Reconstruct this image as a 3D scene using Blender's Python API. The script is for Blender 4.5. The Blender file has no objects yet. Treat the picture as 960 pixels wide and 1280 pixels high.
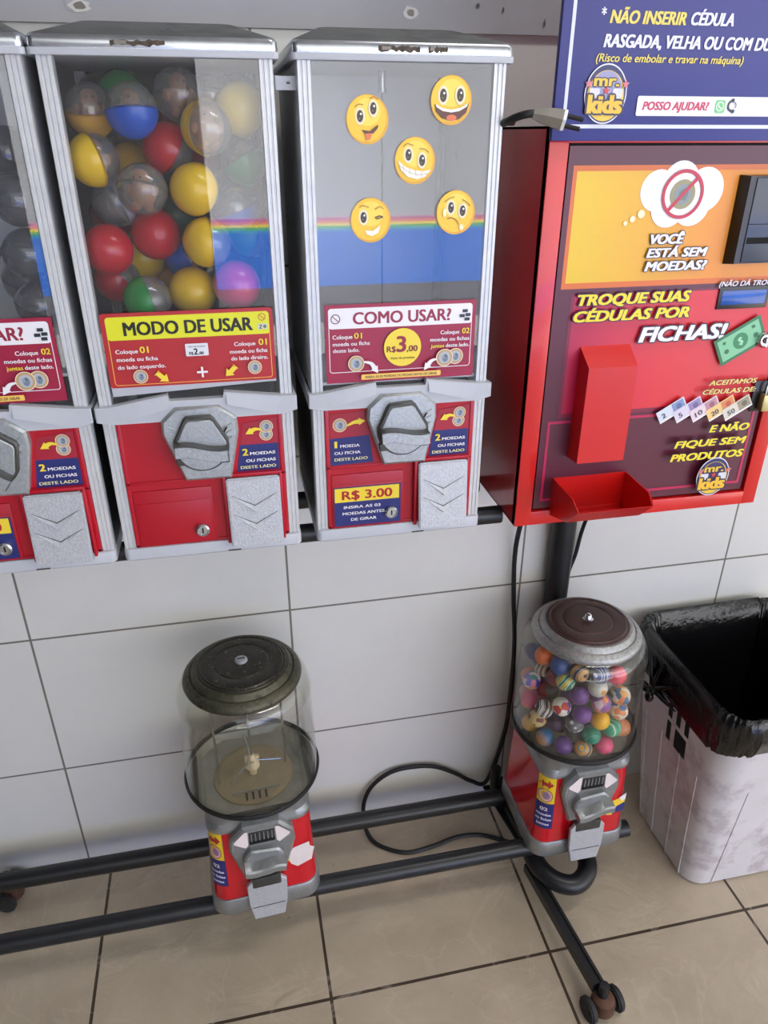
import bpy, bmesh, math, random
from mathutils import Vector, Matrix, Quaternion

scene = bpy.context.scene
COL = scene.collection
PI = math.pi

# ------------------------------------------------------------------ camera
cam_data = bpy.data.cameras.new('camera')
cam = bpy.data.objects.new('camera', cam_data)
COL.objects.link(cam)
YAW, PITCH, ROLL = 0.2071, 0.4738, 0.0008
cy_, sy_, cp_, sp_ = math.cos(YAW), math.sin(YAW), math.cos(PITCH), math.sin(PITCH)
fwd = Vector((sy_ * cp_, cy_ * cp_, -sp_))
rt0 = Vector((cy_, -sy_, 0))
up0 = rt0.cross(fwd)
rt = rt0 * math.cos(ROLL) + up0 * math.sin(ROLL)
up = -rt0 * math.sin(ROLL) + up0 * math.cos(ROLL)
M = Matrix((rt, up, -fwd)).transposed().to_4x4()
M.translation = Vector((-0.557, -1.242, 1.4907))
cam.matrix_world = M
cam_data.sensor_fit = 'VERTICAL'
cam_data.sensor_height = 36.0
cam_data.lens = 922.43 * 36.0 / 1280.0
cam_data.clip_start = 0.02
scene.camera = cam

# ------------------------------------------------------------------ light
world = bpy.data.worlds.new('sky')
scene.world = world
world.use_nodes = True
bg = world.node_tree.nodes['Background']
bg.inputs['Color'].default_value = (0.95, 0.985, 0.975, 1)
bg.inputs['Strength'].default_value = 1.0

sun_d = bpy.data.lights.new('sun', 'SUN')
sun_d.energy = 32.0
sun_d.angle = 0.01
sun_d.color = (1.0, 0.955, 0.90)
sun = bpy.data.objects.new('sun', sun_d)
COL.objects.link(sun)
sun.rotation_euler = (Vector((-0.25, -0.75, -1.0))).to_track_quat('-Z', 'Y').to_euler()

lamp_d = bpy.data.lights.new('overhead_fill_light', 'AREA')  # added overhead fill for the wall behind the machines; no fixture stands here
lamp_d.shape = 'RECTANGLE'
lamp_d.size, lamp_d.size_y = 1.2, 0.3
lamp_d.energy = 11.0
lamp_d.color = (1.0, 0.98, 0.95)
lamp = bpy.data.objects.new('overhead_fill_light', lamp_d)
COL.objects.link(lamp)
lamp.location = (0.5, -0.85, 2.86)

scene.view_settings.view_transform = 'Standard'
scene.view_settings.look = 'None'
scene.view_settings.gamma = 1.0
scene.view_settings.use_curve_mapping = False
scene.view_settings.exposure = 0.50
try:
    scene.cycles.transparent_max_bounces = 32
    scene.cycles.max_bounces = 10
    scene.cycles.sample_clamp_indirect = 6.0
except Exception:
    pass

# ------------------------------------------------------------------ materials
def lin(c):
    out = []
    for v in c:
        v /= 255.0
        out.append(v / 12.92 if v <= 0.04045 else ((v + 0.055) / 1.055) ** 2.4)
    return tuple(out) + (1.0,)

def new_mat(name):
    m = bpy.data.materials.new(name)
    m.use_nodes = True
    nt = m.node_tree
    return m, nt, nt.nodes['Principled BSDF']

def mat(name, col, rough=0.5, metal=0.0, spec=0.5, var=0.0, vscale=30.0, bump=0.0, bscale=200.0, dirt=None, dirt_scale=6.0, dirt_at=0.6, coat=0.0):
    """Plain procedural surface: base colour with a little noise variation, optional patches of dirt and a noise bump."""
    m, nt, b = new_mat(name)
    N, L = nt.nodes, nt.links
    b.inputs['Base Color'].default_value = lin(col)
    b.inputs['Roughness'].default_value = rough
    b.inputs['Metallic'].default_value = metal
    b.inputs['Specular IOR Level'].default_value = spec
    if coat:
        b.inputs['Coat Weight'].default_value = coat
        b.inputs['Coat Roughness'].default_value = 0.05
    tc = N.new('ShaderNodeTexCoord')
    src = None
    if var > 0:
        n = N.new('ShaderNodeTexNoise')
        n.inputs['Scale'].default_value = vscale
        n.inputs['Detail'].default_value = 4
        L.new(tc.outputs['Object'], n.inputs['Vector'])
        r = N.new('ShaderNodeMapRange')
        r.inputs['From Min'].default_value = 0.3
        r.inputs['From Max'].default_value = 0.7
        r.inputs['To Min'].default_value = 1 - var
        r.inputs['To Max'].default_value = 1 + var
        L.new(n.outputs['Fac'], r.inputs['Value'])
        mx = N.new('ShaderNodeMix')
        mx.data_type = 'RGBA'
        mx.blend_type = 'MULTIPLY'
        mx.inputs['Factor'].default_value = 1.0
        mx.inputs['A'].default_value = lin(col)
        L.new(r.outputs['Result'], mx.inputs['B'])
        src = mx.outputs['Result']
    if dirt is not None:
        n = N.new('ShaderNodeTexNoise')
        n.inputs['Scale'].default_value = dirt_scale
        n.inputs['Detail'].default_value = 6
        n.inputs['Roughness'].default_value = 0.65
        L.new(tc.outputs['Object'], n.inputs['Vector'])
        r = N.new('ShaderNodeMapRange')
        r.inputs['From Min'].default_value = dirt_at
        r.inputs['From Max'].default_value = dirt_at + 0.12
        L.new(n.outputs['Fac'], r.inputs['Value'])
        mx = N.new('ShaderNodeMix')
        mx.data_type = 'RGBA'
        mx.inputs['A'].default_value = lin(col)
        if src is not None:
            L.new(src, mx.inputs['A'])
        mx.inputs['B'].default_value = lin(dirt)
        L.new(r.outputs['Result'], mx.inputs['Factor'])
        src = mx.outputs['Result']
    if src is not None:
        L.new(src, b.inputs['Base Color'])
    if bump > 0:
        n = N.new('ShaderNodeTexNoise')
        n.inputs['Scale'].default_value = bscale
        n.inputs['Detail'].default_value = 3
        L.new(tc.outputs['Object'], n.inputs['Vector'])
        bp = N.new('ShaderNodeBump')
        bp.inputs['Strength'].default_value = bump
        bp.inputs['Distance'].default_value = 0.002
        L.new(n.outputs['Fac'], bp.inputs['Height'])
        L.new(bp.outputs['Normal'], b.inputs['Normal'])
    return m

def clear_mat(name, tint, haze=0.0, haze_col=(220, 220, 220), gloss_rough=0.0, boost=1.0):
    """Thin clear plastic or glass: tinted see-through, mirror reflection by angle, a little dust."""
    m = bpy.data.materials.new(name)
    m.use_nodes = True
    nt = m.node_tree
    N, L = nt.nodes, nt.links
    N.remove(N['Principled BSDF'])
    out = N['Material Output']
    tr = N.new('ShaderNodeBsdfTransparent')
    tr.inputs['Color'].default_value = lin(tint)
    gl = N.new('ShaderNodeBsdfGlossy')
    gl.inputs['Roughness'].default_value = gloss_rough
    gl.inputs['Color'].default_value = (1, 1, 1, 1)
    lw = N.new('ShaderNodeLayerWeight')
    lw.inputs['Blend'].default_value = 0.5
    p = N.new('ShaderNodeMath')
    p.operation = 'POWER'
    p.inputs[1].default_value = 5.0
    L.new(lw.outputs['Facing'], p.inputs[0])
    ma = N.new('ShaderNodeMath')
    ma.operation = 'MULTIPLY_ADD'
    ma.inputs[1].default_value = 0.8
    ma.inputs[2].default_value = 0.04 * boost
    L.new(p.outputs[0], ma.inputs[0])
    mx = N.new('ShaderNodeMixShader')
    L.new(ma.outputs[0], mx.inputs[0])
    base = tr.outputs[0]
    if haze > 0:
        df = N.new('ShaderNodeBsdfDiffuse')
        df.inputs['Color'].default_value = lin(haze_col)
        mh = N.new('ShaderNodeMixShader')
        mh.inputs[0].default_value = haze
        L.new(tr.outputs[0], mh.inputs[1])
        L.new(df.outputs[0], mh.inputs[2])
        base = mh.outputs[0]
    L.new(base, mx.inputs[1])
    L.new(gl.outputs[0], mx.inputs[2])
    L.new(mx.outputs[0], out.inputs['Surface'])
    return m

def tile_mat(name, vec_axes, width, height, off, col, mortar, mortar_size, rough, var, bump_noise=0.0, stain=None):
    """Tiles laid in a straight grid: real tile pitch in metres, grout lines slightly sunk."""
    m, nt, b = new_mat(name)
    N, L = nt.nodes, nt.links
    b.inputs['Roughness'].default_value = rough
    tc = N.new('ShaderNodeTexCoord')
    sep = N.new('ShaderNodeSeparateXYZ')
    L.new(tc.outputs['Object'], sep.inputs[0])
    com = N.new('ShaderNodeCombineXYZ')
    for i, ax in enumerate(vec_axes):
        a = N.new('ShaderNodeMath')
        a.operation = 'ADD'
        a.inputs[1].default_value = off[i]
        L.new(sep.outputs[ax], a.inputs[0])
        L.new(a.outputs[0], com.inputs[i])
    br = N.new('ShaderNodeTexBrick')
    br.offset = 0.0
    br.squash = 1.0
    br.inputs['Scale'].default_value = 1.0
    br.inputs['Brick Width'].default_value = width
    br.inputs['Row Height'].default_value = height
    br.inputs['Mortar Size'].default_value = mortar_size
    br.inputs['Mortar Smooth'].default_value = 0.1
    br.inputs['Bias'].default_value = 0.0
    c = lin(col)
    br.inputs['Color1'].default_value = c
    br.inputs['Color2'].default_value = tuple(x * 0.96 for x in c[:3]) + (1,)
    br.inputs['Mortar'].default_value = lin(mortar)
    L.new(com.outputs[0], br.inputs['Vector'])
    n = N.new('ShaderNodeTexNoise')
    n.inputs['Scale'].default_value = 7.0
    n.inputs['Detail'].default_value = 8
    n.inputs['Roughness'].default_value = 0.65
    L.new(tc.outputs['Object'], n.inputs['Vector'])
    r = N.new('ShaderNodeMapRange')
    r.inputs['From Min'].default_value = 0.3
    r.inputs['From Max'].default_value = 0.7
    r.inputs['To Min'].default_value = 1 - var
    r.inputs['To Max'].default_value = 1 + var
    L.new(n.outputs['Fac'], r.inputs['Value'])
    mx = N.new('ShaderNodeMix')
    mx.data_type = 'RGBA'
    mx.blend_type = 'MULTIPLY'
    mx.inputs['Factor'].default_value = 1.0
    L.new(br.outputs['Color'], mx.inputs['A'])
    L.new(r.outputs['Result'], mx.inputs['B'])
    src = mx.outputs['Result']
    if stain is not None:
        n2 = N.new('ShaderNodeTexNoise')
        n2.inputs['Scale'].default_value = 26.0
        n2.inputs['Detail'].default_value = 3
        L.new(tc.outputs['Object'], n2.inputs['Vector'])
        r2 = N.new('ShaderNodeMapRange')
        r2.inputs['From Min'].default_value = 0.72
        r2.inputs['From Max'].default_value = 0.80
        r2.inputs['To Max'].default_value = 0.6
        L.new(n2.outputs['Fac'], r2.inputs['Value'])
        m2 = N.new('ShaderNodeMix')
        m2.data_type = 'RGBA'
        L.new(src, m2.inputs['A'])
        m2.inputs['B'].default_value = lin(stain)
        L.new(r2.outputs['Result'], m2.inputs['Factor'])
        src = m2.outputs['Result']
    if bump_noise > 0:
        nv = N.new('ShaderNodeTexNoise')
        nv.inputs['Scale'].default_value = 3.2
        nv.inputs['Detail'].default_value = 7
        nv.inputs['Distortion'].default_value = 1.2
        L.new(tc.outputs['Object'], nv.inputs['Vector'])
        sb_ = N.new('ShaderNodeMath')
        sb_.operation = 'SUBTRACT'
        sb_.inputs[1].default_value = 0.5
        L.new(nv.outputs['Fac'], sb_.inputs[0])
        ab = N.new('ShaderNodeMath')
        ab.operation = 'ABSOLUTE'
        L.new(sb_.outputs[0], ab.inputs[0])
        rv = N.new('ShaderNodeMapRange')
        rv.inputs['From Max'].default_value = 0.012
        rv.inputs['To Min'].default_value = 0.22
        rv.inputs['To Max'].default_value = 0.0
        L.new(ab.outputs[0], rv.inputs['Value'])
        mv = N.new('ShaderNodeMix')
        mv.data_type = 'RGBA'
        L.new(src, mv.inputs['A'])
        mv.inputs['B'].default_value = lin((214, 202, 184))
        L.new(rv.outputs['Result'], mv.inputs['Factor'])
        src = mv.outputs['Result']
    L.new(src, b.inputs['Base Color'])
    bp = N.new('ShaderNodeBump')
    bp.inputs['Strength'].default_value = 0.6
    bp.inputs['Distance'].default_value = 0.002
    inv = N.new('ShaderNodeMath')
    inv.operation = 'MULTIPLY_ADD'
    inv.inputs[1].default_value = -1.0
    inv.inputs[2].default_value = 1.0
    L.new(br.outputs['Fac'], inv.inputs[0])
    h = inv.outputs[0]
    if bump_noise > 0:
        n3 = N.new('ShaderNodeTexNoise')
        n3.inputs['Scale'].default_value = 9.0
        n3.inputs['Detail'].default_value = 7
        n3.inputs['Distortion'].default_value = 1.5
        L.new(tc.outputs['Object'], n3.inputs['Vector'])
        ad = N.new('ShaderNodeMath')
        ad.operation = 'MULTIPLY_ADD'
        ad.inputs[1].default_value = bump_noise
        L.new(n3.outputs['Fac'], ad.inputs[0])
        L.new(h, ad.inputs[2])
        h = ad.outputs[0]
    L.new(h, bp.inputs['Height'])
    L.new(bp.outputs['Normal'], b.inputs['Normal'])
    return m

MT = {}
def ink(col, rough=0.35):
    """Printed colour, shared by every sticker that uses it."""
    k = ('ink', tuple(col), rough)
    if k not in MT:
        MT[k] = mat('print_%d_%d_%d' % tuple(col), col, rough=rough)
    return MT[k]

ALU = mat('fluted_aluminium_paint', (205, 207, 209), rough=0.35, metal=0.25, var=0.06, vscale=60, dirt=(120, 120, 118), dirt_scale=40, dirt_at=0.68)
GREYP = mat('light_grey_plastic', (186, 189, 196), rough=0.45, var=0.03, vscale=20)
CHROME = mat('worn_chrome', (196, 199, 203), rough=0.22, metal=0.9, var=0.12, vscale=45, dirt=(62, 56, 48), dirt_scale=16, dirt_at=0.63)
LIDTOP = mat('dusty_galvanised_lid', (104, 105, 103), rough=0.55, metal=0.5, var=0.2, vscale=25, dirt=(60, 55, 48), dirt_scale=22, dirt_at=0.6)
CAST = mat('cast_zinc', (176, 181, 183), rough=0.42, metal=0.65, var=0.12, vscale=220, bump=0.25, bscale=500)
CASTL = mat('worn_cast_zinc_flap', (188, 190, 194), rough=0.5, metal=0.4, var=0.12, vscale=320, bump=0.35, bscale=450)
CASTD = mat('dark_zinc_edge', (88, 88, 86), rough=0.4, metal=0.7, var=0.1, vscale=150)
REDP = mat('red_plastic_front', (178, 12, 36), rough=0.33, var=0.05, vscale=18)
REDM = mat('red_enamel_body', (196, 8, 30), rough=0.18, var=0.03, vscale=18, coat=0.3)
REDC = mat('red_powder_coat', (205, 24, 22), rough=0.3, var=0.03, vscale=14, coat=0.25)
REDC_SHADE = mat('shaded_red_powder_coat', (190, 26, 32), rough=0.28, var=0.03, vscale=14, coat=0.3)  # changer red again, with the left side's shade put into the colour
GALV = mat('grey_metal_panel', (206, 208, 213), rough=0.4, metal=0.0, var=0.06, vscale=5, dirt=(160, 162, 168), dirt_scale=9, dirt_at=0.62)
DARKM = mat('dark_grey_panel', (52, 50, 52), rough=0.5, var=0.1, vscale=10)
BLACK = mat('black_painted_steel', (26, 27, 30), rough=0.38, var=0.2, vscale=30, dirt=(60, 54, 50), dirt_scale=24, dirt_at=0.68)
RUBBER = mat('black_rubber', (20, 20, 21), rough=0.5)
HOLE = mat('black_hole', (8, 8, 8), rough=0.9)
STEEL = mat('bright_steel', (190, 190, 188), rough=0.22, metal=0.95)
GLASS = clear_mat('clear_acrylic_sheet', (246, 247, 248), haze=0.02)
GLOBE = clear_mat('clear_globe_plastic', (250, 250, 247), haze=0.008)
CAPC = clear_mat('clear_capsule_plastic', (236, 234, 230), haze=0.11, gloss_rough=0.05, boost=1.5)
CAPS = clear_mat('smoky_capsule_plastic', (200, 202, 208), haze=0.14, haze_col=(170, 172, 180), gloss_rough=0.06, boost=1.5)

# ------------------------------------------------------------------ mesh helpers
class MB:
    """Collects shapes and links them as ONE mesh object."""
    def __init__(self):
        self.v, self.f, self.m, self.mats = [], [], [], []
    def mi(self, material):
        if material not in self.mats:
            self.mats.append(material)
        return self.mats.index(material)
    def add(self, vs, fs, material):
        k, b = self.mi(material), len(self.v)
        self.v += [tuple(p) for p in vs]
        for f in fs:
            self.f.append([b + i for i in f])
            self.m.append(k)
        return self
    def box(self, x0, x1, y0, y1, z0, z1, m, bev=0.0):
        if bev <= 0:
            vs = [(x, y, z) for z in (z0, z1) for y in (y0, y1) for x in (x0, x1)]
            return self.add(vs, [(0, 2, 3, 1), (4, 5, 7, 6), (0, 1, 5, 4), (1, 3, 7, 5), (3, 2, 6, 7), (2, 0, 4, 6)], m)
        bm = bmesh.new()
        bmesh.ops.create_cube(bm, size=1.0)
        for v in bm.verts:
            v.co = Vector(((x0 + x1) / 2 + v.co.x * (x1 - x0), (y0 + y1) / 2 + v.co.y * (y1 - y0), (z0 + z1) / 2 + v.co.z * (z1 - z0)))
        bmesh.ops.bevel(bm, geom=bm.edges[:], offset=bev, segments=2, profile=0.6, affect='EDGES')
        return self.bm(bm, m)
    def bm(self, bm, m, mtx=None):
        bm.verts.ensure_lookup_table()
        bm.verts.index_update()
        vs = [(mtx @ v.co) if mtx else v.co.copy() for v in bm.verts]
        fs = [[v.index for v in f.verts] for f in bm.faces]
        bm.free()
        return self.add(vs, fs, m)
    def loft(self, rings, m, cap0=True, cap1=True):
        n = len(rings[0])
        vs = [p for r in rings for p in r]
        fs = []
        for k in range(len(rings) - 1):
            for i in range(n):
                j = (i + 1) % n
                fs.append((k * n + i, k * n + j, (k + 1) * n + j, (k + 1) * n + i))
        if cap0:
            fs.append(tuple(reversed(range(n))))
        if cap1:
            fs.append(tuple(range((len(rings) - 1) * n, len(rings) * n)))
        return self.add(vs, fs, m)
    def lathe(self, prof, m, c=(0, 0, 0), n=48, closed=False, cap0=True):
        """PROF: (radius, z) pairs about a vertical axis through C; CLOSED joins the last to the first."""
        vs, fs = [], []
        for r, z in prof:
            for i in range(n):
                a = 2 * PI * i / n
                vs.append((c[0] + r * math.cos(a), c[1] + r * math.sin(a), c[2] + z))
        K = len(prof)
        for k in range(K if closed else K - 1):
            k2 = (k + 1) % K
            for i in range(n):
                j = (i + 1) % n
                fs.append((k * n + i, k * n + j, k2 * n + j, k2 * n + i))
        if not closed:
            if cap0 and prof[0][0] > 1e-6:
                fs.append(tuple(reversed(range(n))))
            if prof[-1][0] > 1e-6:
                fs.append(tuple(range((K - 1) * n, K * n)))
        return self.add(vs, fs, m)
    def prism(self, poly, y0, y1, m, bev=0.0):
        """POLY in x, z (counter-clockwise seen from the front, -y), from y0 (front) to y1 (back); BEV softens the front edge."""
        n = len(poly)
        cx = sum(p[0] for p in poly) / n
        cz = sum(p[1] for p in poly) / n
        rings = []
        if bev > 0:
            rmax = max(math.hypot(p[0] - cx, p[1] - cz) for p in poly)
            s = 1 - bev / rmax
            rings.append([(cx + (x - cx) * s, y0, cz + (z - cz) * s) for x, z in poly])
            rings.append([(x, y0 + bev * 0.8, z) for x, z in poly])
        else:
            rings.append([(x, y0, z) for x, z in poly])
        rings.append([(x, y1, z) for x, z in poly])
        return self.loft(rings, m)
    def tube(self, pts, r, m, n=12, smooth=0, caps=True):
        pts = [Vector(p) for p in pts]
        if smooth:
            pts = spline(pts, smooth)
        T = []
        for i in range(len(pts)):
            a, b = pts[max(i - 1, 0)], pts[min(i + 1, len(pts) - 1)]
            T.append((b - a).normalized())
        ref = Vector((0, 0, 1)) if abs(T[0].z) < 0.9 else Vector((1, 0, 0))
        nrm = T[0].cross(ref).normalized()
        rings = []
        for i, p in enumerate(pts):
            if i:
                q = T[i - 1].rotation_difference(T[i])
                nrm = (q @ nrm).normalized()
            bn = T[i].cross(nrm)
            if isinstance(r, (list, tuple)):
                f_ = i * (len(r) - 1) / (len(pts) - 1)
                k_ = min(int(f_), len(r) - 2)
                rr = r[k_] + (r[k_ + 1] - r[k_]) * (f_ - k_)
            else:
                rr = r
            rings.append([p + nrm * (rr * math.cos(2 * PI * k / n)) + bn * (rr * math.sin(2 * PI * k / n)) for k in range(n)])
        return self.loft(rings, m, caps, caps)
    def ball(self, c, r, m, sub=2, scale=(1, 1, 1)):
        bm = bmesh.new()
        bmesh.ops.create_icosphere(bm, subdivisions=sub, radius=r)
        for v in bm.verts:
            v.co = Vector((c[0] + v.co.x * scale[0], c[1] + v.co.y * scale[1], c[2] + v.co.z * scale[2]))
        return self.bm(bm, m)
    def mesh(self, name, smooth=35):
        me = bpy.data.meshes.new(name)
        me.from_pydata(self.v, [], self.f)
        for m in self.mats:
            me.materials.append(m)
        me.polygons.foreach_set('material_index', self.m)
        bm = bmesh.new()
        bm.from_mesh(me)
        bmesh.ops.remove_doubles(bm, verts=bm.verts[:], dist=2e-6)
        bmesh.ops.recalc_face_normals(bm, faces=bm.faces[:])
        bm.to_mesh(me)
        bm.free()
        if smooth:
            me.polygons.foreach_set('use_smooth', [True] * len(me.polygons))
            me.set_sharp_from_angle(angle=math.radians(smooth))
        me.update()
        return me
    def obj(self, name, parent=None, smooth=35, **kw):
        o = bpy.data.objects.new(name, self.mesh(name, smooth))
        COL.objects.link(o)
        if parent is not None:
            o.parent = parent
        for k, v in kw.items():
            o[k] = v
        return o

def spline(pts, k):
    out = []
    P = [pts[0] * 2 - pts[1]] + pts + [pts[-1] * 2 - pts[-2]]
    for i in range(1, len(P) - 2):
        for s in range(k):
            t = s / k
            a, b, c, d = P[i - 1], P[i], P[i + 1], P[i + 2]
            out.append(0.5 * ((2 * b) + (c - a) * t + (2 * a - 5 * b + 4 * c - d) * t * t + (3 * b - a - 3 * c + d) * t ** 3))
    out.append(pts[-1])
    return out

def rr(x0, x1, y0, y1, r, n=6):
    """Rounded rectangle, counter-clockwise, 4(n+1) points."""
    out = []
    for cx, cy, a0 in ((x1 - r, y1 - r, 0), (x0 + r, y1 - r, PI / 2), (x0 + r, y0 + r, PI), (x1 - r, y0 + r, 1.5 * PI)):
        for i in range(n + 1):
            a = a0 + i * PI / 2 / n
            out.append((cx + r * math.cos(a), cy + r * math.sin(a)))
    return out

def rrz(x0, x1, y0, y1, r, z, n=6):
    return [(x, y, z) for x, y in rr(x0, x1, y0, y1, r, n)]

def thing(name, label, cat, loc=(0, 0, 0), group=None, rz=0.0):
    o = bpy.data.objects.new(name, None)
    o.empty_display_size = 0.05
    COL.objects.link(o)
    o.location = loc
    o.rotation_euler = (0, 0, rz)
    return tag(o, label, cat, group)

def tag(o, label, cat, group=None):
    o['label'] = label
    o['category'] = cat
    if group:
        o['group'] = group
    return o

def struct(o):
    o['kind'] = 'structure'
    return o

# ------------------------------------------------------------------ printed stickers
FONT_CURVE = bpy.data.curves.new('lettering', 'FONT')
FONT_OBJ = bpy.data.objects.new('lettering', FONT_CURVE)

def glyphs(body, shear=0.0, space=1.0):
    FONT_CURVE.body = body
    FONT_CURVE.shear = shear
    FONT_CURVE.space_character = space
    FONT_CURVE.resolution_u = 3
    me = bpy.data.meshes.new_from_object(FONT_OBJ)
    vs = [(v.co.x, v.co.y) for v in me.vertices]
    fs = [list(p.vertices) for p in me.polygons]
    bpy.data.meshes.remove(me)
    return vs, fs

class Decal:
    """A printed sheet: flat shapes and lettering laid on each other on the surface that AT(u, v, lift) describes."""
    def __init__(self, at):
        self.at, self.mb, self.k = at, MB(), 0
    def up(self):
        self.k += 1
        return self
    def lay(self, vs, fs, col, sub=0):
        h = 0.0003 + self.k * 0.00012
        self.mb.add([self.at(u, v, h) for u, v in vs], fs, ink(col) if isinstance(col, tuple) else col)
        return self
    def poly(self, pts, col):
        self.up()
        return self.lay(pts, [tuple(range(len(pts)))], col)
    def rect(self, u0, v0, u1, v1, col, nu=1):
        self.up()
        vs, fs = [], []
        for i in range(nu + 1):
            u = u0 + (u1 - u0) * i / nu
            vs += [(u, v0), (u, v1)]
            if i:
                fs.append((2 * i - 2, 2 * i, 2 * i + 1, 2 * i - 1))
        return self.lay(vs, fs, col)
    def rrect(self, u0, v0, u1, v1, r, col):
        return self.poly(rr(u0, u1, v0, v1, r, 4), col)
    def frame(self, u0, v0, u1, v1, w, col, r=0.0):
        self.up()
        a = rr(u0, u1, v0, v1, max(r, 1e-5), 4)
        b = rr(u0 + w, u1 - w, v0 + w, v1 - w, max(r - w, 1e-5), 4)
        n = len(a)
        return self.lay(a + b, [(i, (i + 1) % n, n + (i + 1) % n, n + i) for i in range(n)], col)
    def disc(self, u, v, r, col, ry=None, n=28):
        ry = ry or r
        return self.poly([(u + r * math.cos(2 * PI * i / n), v + ry * math.sin(2 * PI * i / n)) for i in range(n)], col)
    def ring(self, u, v, r, w, col, n=28, a0=0.0, a1=2 * PI, ry=None):
        self.up()
        k = (ry or r) / r
        vs = []
        for i in range(n + 1):
            a = a0 + (a1 - a0) * i / n
            c, s = math.cos(a), math.sin(a)
            vs += [(u + r * c, v + r * s * k), (u + (r - w) * c, v + (r - w) * s * k)]
        return self.lay(vs, [(2 * i, 2 * i + 2, 2 * i + 3, 2 * i + 1) for i in range(n)], col)
    def stroke(self, pts, w, col):
        self.up()
        P = [Vector((p[0], p[1], 0)) for p in pts]
        vs = []
        for i, p in enumerate(P):
            t = (P[min(i + 1, len(P) - 1)] - P[max(i - 1, 0)]).normalized()
            n = Vector((-t.y, t.x, 0)) * ((w[i] if isinstance(w, (list, tuple)) else w) / 2)
            vs += [tuple((p + n)[:2]), tuple((p - n)[:2])]
        return self.lay(vs, [(2 * i, 2 * i + 1, 2 * i + 3, 2 * i + 2) for i in range(len(P) - 1)], col)
    def text(self, body, u, v, h, col, w=None, align='l', bold=0.02, shear=0.0, outline=None, ow=0.05, rot=0.0, space=1.0):
        """Baseline at v, cap height h; squeezed or stretched to width w where given."""
        v0, f0 = glyphs(body, shear, space)
        x0, x1 = min(p[0] for p in v0), max(p[0] for p in v0)
        sy = h / 0.70
        sx = (w / (x1 - x0 + 2 * bold)) if w else sy
        W = (x1 - x0 + 2 * bold) * sx
        du = {'l': 0, 'c': -W / 2, 'r': -W}[align] + bold * sx
        cr, sr = math.cos(rot), math.sin(rot)
        def put(shifts, c):
            self.up()
            for dx, dy in shifts:
                vs = []
                for x, y in v0:
                    a, b = du + (x - x0) * sx + dx * sy, y * sy + dy * sy
                    vs.append((u + a * cr - b * sr, v + a * sr + b * cr))
                self.k += 0.08
                self.lay(vs, f0, c)
        if outline is not None:
            put([(ow * math.cos(i * PI / 4) + bold * sg, ow * math.sin(i * PI / 4)) for i in range(8) for sg in (-1, 1)], outline)
        put([(-bold, -bold * .4), (bold, -bold * .4), (0, 0), (-bold, bold * .4), (bold, bold * .4)] if bold > 0.005 else [(0, 0)], col)
        return self
    def coin(self, u, v, r):
        self.disc(u, v, r, (196, 160, 110))
        self.ring(u, v, r, r * 0.08, (236, 226, 205))
        self.disc(u, v, r * 0.68, (178, 184, 190))
        self.disc(u + r * .06, v - r * .05, r * .34, (120, 132, 150), r * .46)
        self.disc(u - r * .14, v + r * .12, r * .2, (150, 160, 174))
        self.disc(u + r * .12, v + r * .2, r * .16, (96, 108, 126))
        return self
    def curl_arrow(self, pts, w, head, col):
        """A bent arrow: tapering stroke along PTS and a head at the end."""
        P = [Vector((p[0], p[1], 0)) for p in pts]
        P = spline(P, 6)
        self.stroke([tuple(p[:2]) for p in P], [w * (0.35 + 0.65 * i / (len(P) - 1)) for i in range(len(P))], col)
        t = (P[-1] - P[-4]).normalized()
        n = Vector((-t.y, t.x, 0))
        e = P[-1]
        return self.poly([tuple((e + n * head * .62 - t * head * .1)[:2]), tuple((e - n * head * .62 - t * head * .1)[:2]), tuple((e + t * head)[:2])], col)
    def obj(self, name, parent, **kw):
        return self.mb.obj(name, parent, smooth=0, **kw)

def front(y, tilt=None):
    """Surface facing the viewer (-y) in x, z."""
    return lambda u, v, h: (u, y - h, v)
# ------------------------------------------------------------------ the setting
TILE_W = tile_mat('white_wall_tile', (0, 2, 1), 0.489, 0.3314, (0.489 * 20, 0.3314 * 4 - 0.3073, 0), (213, 213, 209), (120, 116, 110), 0.0022, 0.22, 0.025)
TILE_F = tile_mat('beige_floor_tile', (0, 1, 2), 0.45, 0.45, (0.45 * 20 + 0.0329, 0.45 * 20 + 0.3979, 0), (186, 171, 150), (70, 57, 44), 0.0032, 0.32, 0.12, bump_noise=3.5, stain=(84, 70, 54))
GREYW = mat('grey_painted_concrete', (168, 168, 172), rough=0.6, var=0.05, vscale=9, dirt=(96, 94, 96), dirt_scale=30, dirt_at=0.72)
CONC = mat('grey_ceiling_paint', (150, 150, 150), rough=0.8, var=0.03, vscale=4)

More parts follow.
